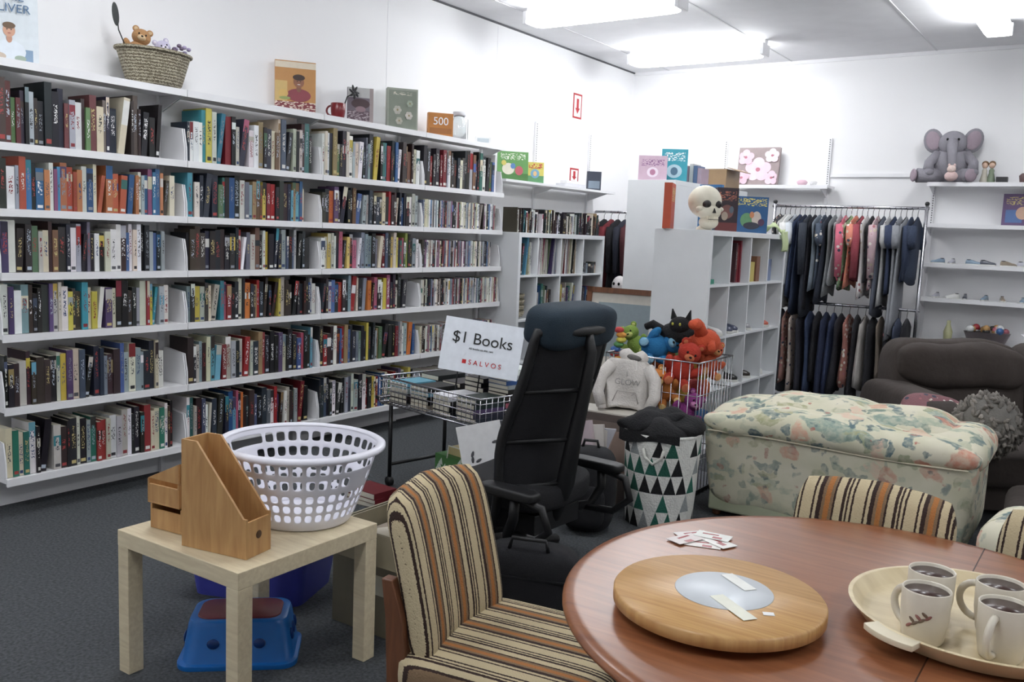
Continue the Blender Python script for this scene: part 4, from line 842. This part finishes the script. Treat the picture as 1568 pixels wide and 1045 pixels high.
text('footer','S A L V O S',0.034,(0.03,-0.002,0.054),(math.pi/2,0,0),INKRED,e)
# clutter
b=B(); b.bb(-0.16,0.16,-0.10,0.10,0,0.20,(0.30,0.50,0.28))
for k in range(22):
    x=-0.14+0.28*((k*0.37)%1); z=0.03+0.15*((k*0.61)%1); b.quad([(x-0.02,-0.101,z),(x+0.015,-0.101,z-0.01),(x+0.005,-0.101,z+0.03)],(0.86,0.90,0.85))
b.tube([(-0.06,-0.10,0.19),(-0.05,-0.10,0.26),(0.05,-0.10,0.26),(0.06,-0.10,0.19)],0.004,(0.9,0.9,0.85),6); b.bb(-0.1,0.1,-0.06,0.06,0.20,0.24,(0.80,0.74,0.55)); b.obj('green_gift_bag',(-2.80,3.70,0),(0,0,-0.2),bevel=0.003)
b=B(); 
for x,y,n in((0,0,3),(0.24,0.03,2)):
    z=0
    for k in range(n):
        t=R.uniform(0.02,0.035); c=R.choice([(0.42,0.12,0.15),(0.14,0.14,0.16),(0.55,0.5,0.42),(0.48,0.16,0.17)]); r=R.uniform(-0.2,0.2); b.box((x,y,z+t/2),(0.2,0.15,t),c,rot=(0,0,r)); b.box((x,y-0.002,z+t/2),(0.194,0.15,t*0.75),(0.80,0.78,0.72),rot=(0,0,r)); z+=t
b.obj('stack_of_books',(-3.06,3.24,0),(0,0,0.05))
b=B(); b.box((0,0,0.26),(0.21,0.006,0.52),(0.90,0.90,0.90))
for k in range(12): b.ell((R.uniform(-0.08,0.08),-0.004,R.uniform(0.05,0.48)),(0.016,0.001,0.007),(0.3,0.3,0.32),rot=(0,k,0),seg=10,rings=4)
b.obj('patterned_board',(-2.29,3.27,0),(math.radians(-8),math.radians(-14),0.5))
b=B(); b.ell((0,0,0.20),(0.13,0.11,0.20),BLKF,seg=28,rings=16,e=0.55,e2=0.6); b.ell((0,-0.10,0.14),(0.09,0.04,0.10),BLKF,e=0.5,e2=0.6); b.tube([(-0.04,0,0.39),(-0.03,0,0.43),(0.03,0,0.43),(0.04,0,0.39)],0.008,BLK,6)
for s in(-1,1): b.tube([(s*0.08,0.1,0.36),(s*0.1,0.15,0.25),(s*0.08,0.1,0.06)],0.012,BLK,6)
b.obj('backpack',(-2.02,3.62,0),(0,0,0.4))
b=B(); b.box((0,0,0.13),(0.09,0.003,0.26),(0.85,0.86,0.90),rot=(-0.2,0.3,0)); b.box((0.03,0.03,0.09),(0.08,0.003,0.18),(0.6,0.64,0.68),rot=(-0.2,-0.1,0)); b.obj('loose_papers',(-1.42,2.66,0.0),(0,0,0.5))
b=B(); 
for k in range(6): b.box((-0.10+0.045*k,0.02*k,0.30-0.012*k),(0.2,0.03,0.24),R.choice([(0.74,0.68,0.70),(0.68,0.68,0.71),(0.58,0.5,0.46),(0.78,0.76,0.74)]),rot=(-0.1,0.12*(k-2),0.15*k))
b.bb(-0.14,0.16,-0.06,0.16,0,0.17,(0.38,0.33,0.31)); b.obj('box_of_magazines',(-2.20,3.98,0),(0,0,0.1))

# ---------------------------------------------------------------- triangle storage basket
def tribasket():
    e=empty('storage_basket',(-1.815,3.97,0)); b=B(VCF); n=18; rows=5; h=0.45; r0,r1=0.165,0.19
    def P(row,k,off): 
        a=2*math.pi*(k+off)/n; t=row/rows; r=r0+(r1-r0)*t; return (r*math.cos(a),r*math.sin(a),h*t)
    cs=[(0.08,0.08,0.09),(0.14,0.36,0.30),(0.60,0.62,0.62),(0.16,0.40,0.34),(0.08,0.09,0.1),(0.88,0.88,0.86)]
    for row in range(rows):
        o0=0.5*(row%2)
        for k in range(n):
            if o0==0: 
                b.add([P(row,k,0),P(row,k,1),P(row+1,k,0.5)],[(0,1,2)],R.choice(cs)); b.add([P(row+1,k,0.5),P(row,k,1),P(row+1,k,1.5)],[(0,1,2)],(0.88,0.88,0.86))
            else:
                b.add([P(row,k,0.5),P(row,k,1.5),P(row+1,k,1)],[(0,1,2)],R.choice(cs)); b.add([P(row+1,k,0),P(row,k,0.5),P(row+1,k,1)],[(0,1,2)],(0.88,0.88,0.86))
    b.lathe([(0.0,0.003),(r0,0.003)],(0.8,0.8,0.8),seg=n,caps=False); b.lathe([(r1,h),(r1+0.004,h+0.012),(r1-0.008,h+0.012),(r0-0.01,0.02)],(0.90,0.90,0.88),seg=36,caps=False)
    for a0 in (-1.35,1.8):
        b.tube([((r1+0.012)*math.cos(a0+q),(r1+0.012)*math.sin(a0+q),h-0.03+zz) for q,zz in((-0.25,-0.02),(-0.2,-0.06),(0,-0.09),(0.2,-0.06),(0.25,-0.02))],0.008,(0.80,0.80,0.77),6)
    b.obj('fabric_shell',parent=e,recalc=False)
    b=B(VCF); 
    def wob(ph): return lambda p: Vector((p.x*(1+0.08*math.sin(30*p.y+ph)),p.y*(1+0.08*math.sin(27*p.x+ph)),p.z+0.010*math.sin(38*p.x+ph)+0.010*math.sin(45*p.y+2*ph)))
    b.ell((0,0,0.46),(0.185,0.185,0.08),(0.08,0.08,0.09),seg=48,rings=20,fn=wob(0.3))
    b.ell((-0.05,-0.03,0.50),(0.16,0.13,0.05),(0.07,0.07,0.085),rot=(0,-0.15,0.4),seg=48,rings=20,fn=wob(2.0)); b.ell((0.08,0.02,0.50),(0.13,0.12,0.055),(0.09,0.09,0.10),rot=(0,0.2,0),seg=40,rings=18,fn=wob(4.0))
    b.grid(lambda u,v:(-0.16+0.32*u,-0.20-0.01*math.sin(9*u)+0.12*abs(u-0.5)**1.5,0.475-0.06*v*(0.8+0.2*math.sin(5*u+1))),20,8,(0.08,0.08,0.09))
    b.obj('black_clothes',parent=e)
tribasket()
def toybin():
    e=empty('soft_toy_bin',(-2.12,4.66,0)); b=B(); w,d,h=0.56,0.48,0.74
    for z in [0.03,0.2,0.38,0.56,h]: b.tube([(-w/2,-d/2,z),(w/2,-d/2,z),(w/2,d/2,z),(-w/2,d/2,z),(-w/2,-d/2,z)],0.005 if z in(0.03,h) else 0.003,CHROME,6)
    for k in range(12):
        for s in(-1,1):
            b.cyl((-w/2+w*k/11,s*d/2,0.0),(-w/2+w*k/11,s*d/2,h),0.0028,CHROME,seg=6); b.cyl((s*w/2,-d/2+d*k/11,0.0),(s*w/2,-d/2+d*k/11,h),0.0028,CHROME,seg=6)
    b.bb(-w/2,w/2,-d/2,d/2,0.028,0.034,CHROME); b.obj('wire_bin',parent=e)
    b=B(VCF)
    for k in range(34):
        c=R.choice([(0.72,0.36,0.20),(0.48,0.22,0.48),(0.74,0.62,0.28),(0.3,0.3,0.35),(0.58,0.18,0.18),(0.38,0.50,0.30),(0.78,0.78,0.77),(0.2,0.36,0.54)])
        b.ell((R.uniform(-0.2,0.2),R.uniform(-0.16,0.16),R.uniform(0.1,0.72)),(R.uniform(0.06,0.08),R.uniform(0.05,0.075),R.uniform(0.05,0.08)),c,rot=(R.uniform(0,3),R.uniform(0,3),0),noise=0.02)
    teddy(b,(0.12,-0.12,0.68),0.095,(0.66,0.20,0.14),(0.74,0.42,0.28),0.6,0.2,0.4)
    teddy(b,(-0.08,-0.03,0.77),0.095,(0.14,0.44,0.64),(0.5,0.68,0.78),0.2,-0.3,1.2)
    teddy(b,(0.06,-0.17,0.56),0.08,(0.74,0.46,0.22),(0.82,0.70,0.48),0.4,0.3,-0.5)
    teddy(b,(0.17,-0.16,0.44),0.08,(0.50,0.20,0.46),(0.72,0.48,0.64),0.7,0.1,0.6)
    teddy(b,(-0.22,0.02,0.76),0.075,(0.48,0.58,0.26),(0.70,0.72,0.42),0.2,0,-0.5)
    teddy(b,(0.20,0.05,0.70),0.08,(0.70,0.32,0.20),(0.76,0.55,0.36),0.9,0,0.4)
    K=(0.07,0.07,0.08); b.ell((0.05,0.04,0.86),(0.13,0.10,0.07),K,noise=0.03); b.ell((0.06,-0.02,0.91),(0.062,0.055,0.05),K)
    for s in(-1,1): b.prism([(0.06+s*0.04-0.02,-0.02,0.94),(0.06+s*0.04+0.02,-0.02,0.94),(0.06+s*0.055,-0.02,1.0)],(0,0.015,0),K); b.ell((0.06+s*0.022,-0.073,0.92),(0.007,0.005,0.009),(0.7,0.7,0.3),seg=8,rings=6)
    b.tube([(-0.05,0.02,0.86),(-0.12,0.0,0.90),(-0.16,0,0.88)],[0.03,0.026,0.02],K,8)
    O=(0.74,0.30,0.18); b.ell((0.21,0.0,0.83),(0.08,0.09,0.07),O); b.tube([(0.20,-0.04,0.87),(0.20,-0.08,0.92),(0.20,-0.12,0.94)],[0.04,0.032,0.03],O,10); b.ell((0.20,-0.14,0.935),(0.035,0.05,0.03),O); 
    for k in range(4): b.ell((0.20,-0.08+0.04*k,0.92-0.02*k),(0.008,0.02,0.03),(0.78,0.62,0.28),seg=8,rings=6)
    for s in(-1,1): b.tube([(0.20+s*0.05,-0.03,0.84),(0.20+s*0.09,-0.10,0.80)],[0.025,0.02],O,8)
    for k in range(9): b.ell((-0.27+0.02*math.sin(k),-0.12,0.86-0.028*k),(0.03,0.03,0.018),[(0.7,0.25,0.25),(0.78,0.55,0.25),(0.78,0.74,0.32),(0.35,0.55,0.35),(0.28,0.42,0.64)][k%5],seg=12,rings=6)
    b.obj('soft_toys',parent=e)
    # white hoodie slumped over the front edge of the bin
    b=B(VCF); W=(0.80,0.78,0.76); rings=[]
    for i in range(19):
        t=i/18; z=0.0+0.27*t
        hw=0.135-0.012*math.sin(5*t)-0.050*max(0,(t-0.72)/0.28)**2
        td=0.050-0.012*t
        rings.append([(hw*math.copysign(abs(math.cos(a))**0.7,math.cos(a))+0.008*math.sin(17*z+2*a),td*math.sin(a)*(1+0.28*math.sin(5*a+14*z))+0.012*math.sin(4*a+20*z)*0.6,z+0.012*math.sin(3*a)*(1-t)) for a in [2*math.pi*k/44 for k in range(44)]])
    b.loft(rings,W)
    # hood: soft open ring
    b.ell((0.015,0.01,0.29),(0.082,0.055,0.042),W,seg=32,rings=14,rot=(0.35,0.12,0),fn=lambda p: Vector((p.x,p.y+0.006*math.sin(40*p.x),p.z-0.9*max(0,0.035-abs(p.x))*(1 if p.z>0 else 0))))
    b.ell((0.015,-0.032,0.282),(0.045,0.018,0.018),(0.40,0.39,0.38),rot=(0.3,0.1,0))
    for s in(-1,1):
        b.tube([(s*0.095,-0.01,0.235),(s*0.145,-0.03,0.17),(s*0.155,-0.05,0.08),(s*0.125,-0.065,0.005)],[0.036,0.037,0.033,0.028],W,12); b.tube([(s*0.125,-0.065,0.008),(s*0.118,-0.068,-0.012)],[0.024,0.024],(0.72,0.70,0.68),12)
        b.tube([(0.015+s*0.02,-0.045,0.268),(0.015+s*0.024,-0.055,0.22),(0.015+s*0.022,-0.052,0.18)],0.0025,(0.88,0.87,0.85),6)
    b.tube([(-0.07,-0.052,0.035),(-0.05,-0.060,0.095),(0.05,-0.060,0.095),(0.07,-0.052,0.035)],0.003,(0.66,0.64,0.62),6)
    o=b.obj('white_hoodie',(-0.10,-0.325,0.455),(-0.12,0.06,0.42),parent=e)
    text('hoodie_print','GLOW',0.045,(0,-0.064,0.145),(math.pi/2,0,0),INKGRY,o)
toybin()
b=B(); b.bb(-0.2,0.16,-0.11,0.09,0,0.44,(0.35,0.31,0.29)); b.bb(-0.17,0.14,-0.111,-0.11,0.05,0.4,(0.45,0.40,0.37)); b.bb(-0.19,0.15,-0.10,0.08,0.44,0.448,(0.78,0.76,0.72)); b.obj('donation_carton',(-2.26,4.29,0),(0,0,0.06),bevel=0.004)

# ---------------------------------------------------------------- floral sofa
def floral_sofa():
    e=empty('floral_sofa',(-1.69,4.20,0),(0,0,math.radians(1))); L=1.22
    pf=lambda p: Vector((p.x,p.y,p.z+0.014*math.sin(6*p.x+2)*math.cos(7*p.y)+0.008*math.sin(17*p.x)))
    b=B()
    b.ell((L/2,0.10,0.30),(L/2-0.005,0.115,0.24),FLO2,seg=72,rings=26,e=0.28,e2=0.2,fn=lambda p: Vector((p.x*(1+0.04*p.z/0.24),p.y+0.006*math.sin(11*p.x+8*p.z)-0.03*(p.z/0.24)*(1 if p.y<0 else 0),p.z)))
    b.ell((L/2,0.13,0.500),(L/2+0.02,0.185,0.085),FLO,seg=80,rings=24,e=0.8,e2=0.25,fn=pf)
    b.obj('backrest',parent=e)
    b=B()
    for x in(0.13,L-0.12):
        b.ell((x,0.33,0.28),(0.125,0.29,0.20),FLO2,seg=40,rings=20,e=0.35,e2=0.35); b.ell((x,0.33,0.480),(0.155,0.32,0.10),FLO,seg=44,rings=18,e=0.85,e2=0.4,fn=pf)
    b.obj('arms',parent=e)
    b=B(); b.ell((L/2-0.10,0.37,0.515),(L/2-0.26,0.24,0.11),FLO,seg=56,rings=20,e=0.75,e2=0.35,fn=pf); b.ell((L/2+0.28,0.36,0.525),(0.24,0.23,0.10),FLO,seg=48,rings=18,rot=(0,0.04,0.1),e=0.8,e2=0.45,fn=pf); b.ell((L/2,0.36,0.28),(L/2-0.20,0.26,0.14),FLO,seg=40,rings=16,e=0.3,e2=0.25); b.obj('seat_cushions',parent=e)
    b=B(); b.bb(0.03,L-0.03,0.02,0.62,0.035,0.16,SAGE)
    for x in(0.06,L-0.06):
        for y in(0.07,0.58): b.cyl((x,y,0),(x,y,0.035),0.022,TEAKD)
    b.obj('base',parent=e,bevel=0.01)
    b=B(); b.tube([(L*q,-0.036-0.004*math.sin(9*q),0.452+0.006*math.sin(7*q)) for q in [0.02+0.06*k for k in range(17)]],0.005,(0.78,0.75,0.66),6); b.obj('piping',parent=e)
floral_sofa()
b=B(); b.ell((0,0,0.34),(0.26,0.22,0.14),FLO,seg=40,rings=18,e=0.5,e2=0.35); b.bb(-0.23,0.23,-0.19,0.19,0.06,0.30,FLO)
for sx in(-1,1):
    for sy in(-1,1): b.cyl((sx*0.19,sy*0.15,0),(sx*0.19,sy*0.15,0.06),0.02,TEAKD)
b.obj('floral_footstool',(-0.09,3.55,0),(0,0,-0.1),bevel=0.01)
# ---------------------------------------------------------------- brown sofa + ottoman
def brown():
    e=empty('brown_sofa',(-1.33,5.90,0),(0,0,math.radians(35))); L=1.7
    b=B(); wf=lambda p: Vector((p.x,p.y,p.z+0.012*math.sin(14*p.x)))
    for x0,x1 in((0.05,L/2+0.01),(L/2-0.01,L-0.05)):
        cx=(x0+x1)/2; w=(x1-x0)/2
        b.ell((cx,-0.16,0.52),(w,0.16,0.33),BROWNF,rot=(-0.1,0,0),seg=44,rings=22,e=0.4,e2=0.3,fn=wf)
        b.ell((cx,-0.22,0.70),(w*0.96,0.15,0.14),BROWNF,seg=44,rings=18,e=0.6,e2=0.35,fn=wf)
        b.ell((cx,-0.70,0.27),(w*0.92,0.44,0.11),BROWNF,seg=44,rings=18,e=0.4,e2=0.25,fn=wf)
    b.obj('cushions',parent=e)
    b=B()
    for x in(0.06,L-0.06): b.ell((x,-0.50,0.33),(0.12,0.50,0.27),BROWNF,seg=40,rings=20,e=0.45,e2=0.3)
    b.obj('arms',parent=e)
    b=B(); b.bb(0.02,L-0.02,-1.05,-0.03,0.04,0.25,BROWNF)
    for x in(0.1,L-0.1):
        for y in(-0.95,-0.1): b.cyl((x,y,0),(x,y,0.05),0.025,BLK)
    b.obj('base',parent=e,bevel=0.01)
brown()
b=B(); b.ell((0,0,0.26),(0.31,0.25,0.13),BROWNF,seg=44,rings=20,e=0.5,e2=0.35,fn=lambda p: Vector((p.x,p.y,p.z+0.015*math.sin(12*p.x)))); b.bb(-0.27,0.27,-0.21,0.21,0.05,0.22,BROWNF)
for sx in(-1,1):
    for sy in(-1,1): b.cyl((sx*0.23,sy*0.17,0),(sx*0.23,sy*0.17,0.05),0.02,BLK)
b.obj('brown_ottoman',(-0.05,4.35,0),(0,0,0.1),bevel=0.01)
b=B(VCF); 
for k in range(300):
    a=R.uniform(0,6.28); z=R.uniform(-1,1); q=math.sqrt(1-z*z); g=R.uniform(0.38,0.58)
    b.ell((0.155*q*math.cos(a),0.12*q*math.sin(a),0.155*z),(0.028,0.012,0.009),(g,g*0.96,g*0.91),rot=(R.uniform(0,3),R.uniform(0,3),R.uniform(0,3)),seg=6,rings=5,noise=0.25)
b.ell((0,0,0),(0.155,0.12,0.155),(0.44,0.43,0.41)); b.obj('fluffy_cushion',(-0.53,5.02,0.52),(-0.35,0,0.4))
b=B(); b.pad((0,0,0),(0.40,0.15,0.34),BROWNF,e=0.7); b.obj('brown_throw_pillow',(-0.14,5.13,0.54),(-0.5,0.25,0.55))
b=B(); b.pad((0,0,0),(0.40,0.34,0.14),BROWNF,e=0.7); b.obj('brown_throw_pillow',(-0.07,4.38,0.465),(0.0,0.0,0.55))
b=B(VCP); b.pad((0,0,0),(0.36,0.12,0.28),(0.52,0.36,0.38),e=0.7)
b.obj('pink_cushion',(-0.80,5.20,0.50),(-0.9,0.1,0.5))
b=B(); b.box((0,0,0),(0.16,0.10,0.004),(0.9,0.9,0.92)); b.box((0,0,0.0025),(0.12,0.02,0.001),(0.4,0.4,0.45)); b.obj('price_tag',(-0.44,6.28,0.872),(0.3,0.1,0.6))

# ---------------------------------------------------------------- camera, world
cam=bpy.data.cameras.new('Camera'); co=bpy.data.objects.new('Camera',cam); sc.collection.objects.link(co)
r=Vector((0.8196,0.5715,0.0411)).normalized(); bk_=Vector((0.5636,-0.8171,0.1209)); bk_=(bk_-r*bk_.dot(r)).normalized(); u=bk_.cross(r)
M=Matrix(((r.x,u.x,bk_.x,0),(r.y,u.y,bk_.y,0),(r.z,u.z,bk_.z,H),(0,0,0,1)))
co.matrix_world=M; cam.lens=36*1367/1568; cam.sensor_width=36; cam.clip_start=0.05
sc.camera=co
w=bpy.data.worlds.new('World'); sc.world=w; w.use_nodes=True; w.node_tree.nodes['Background'].inputs[0].default_value=(0.8,0.85,0.9,1); w.node_tree.nodes['Background'].inputs[1].default_value=0.3
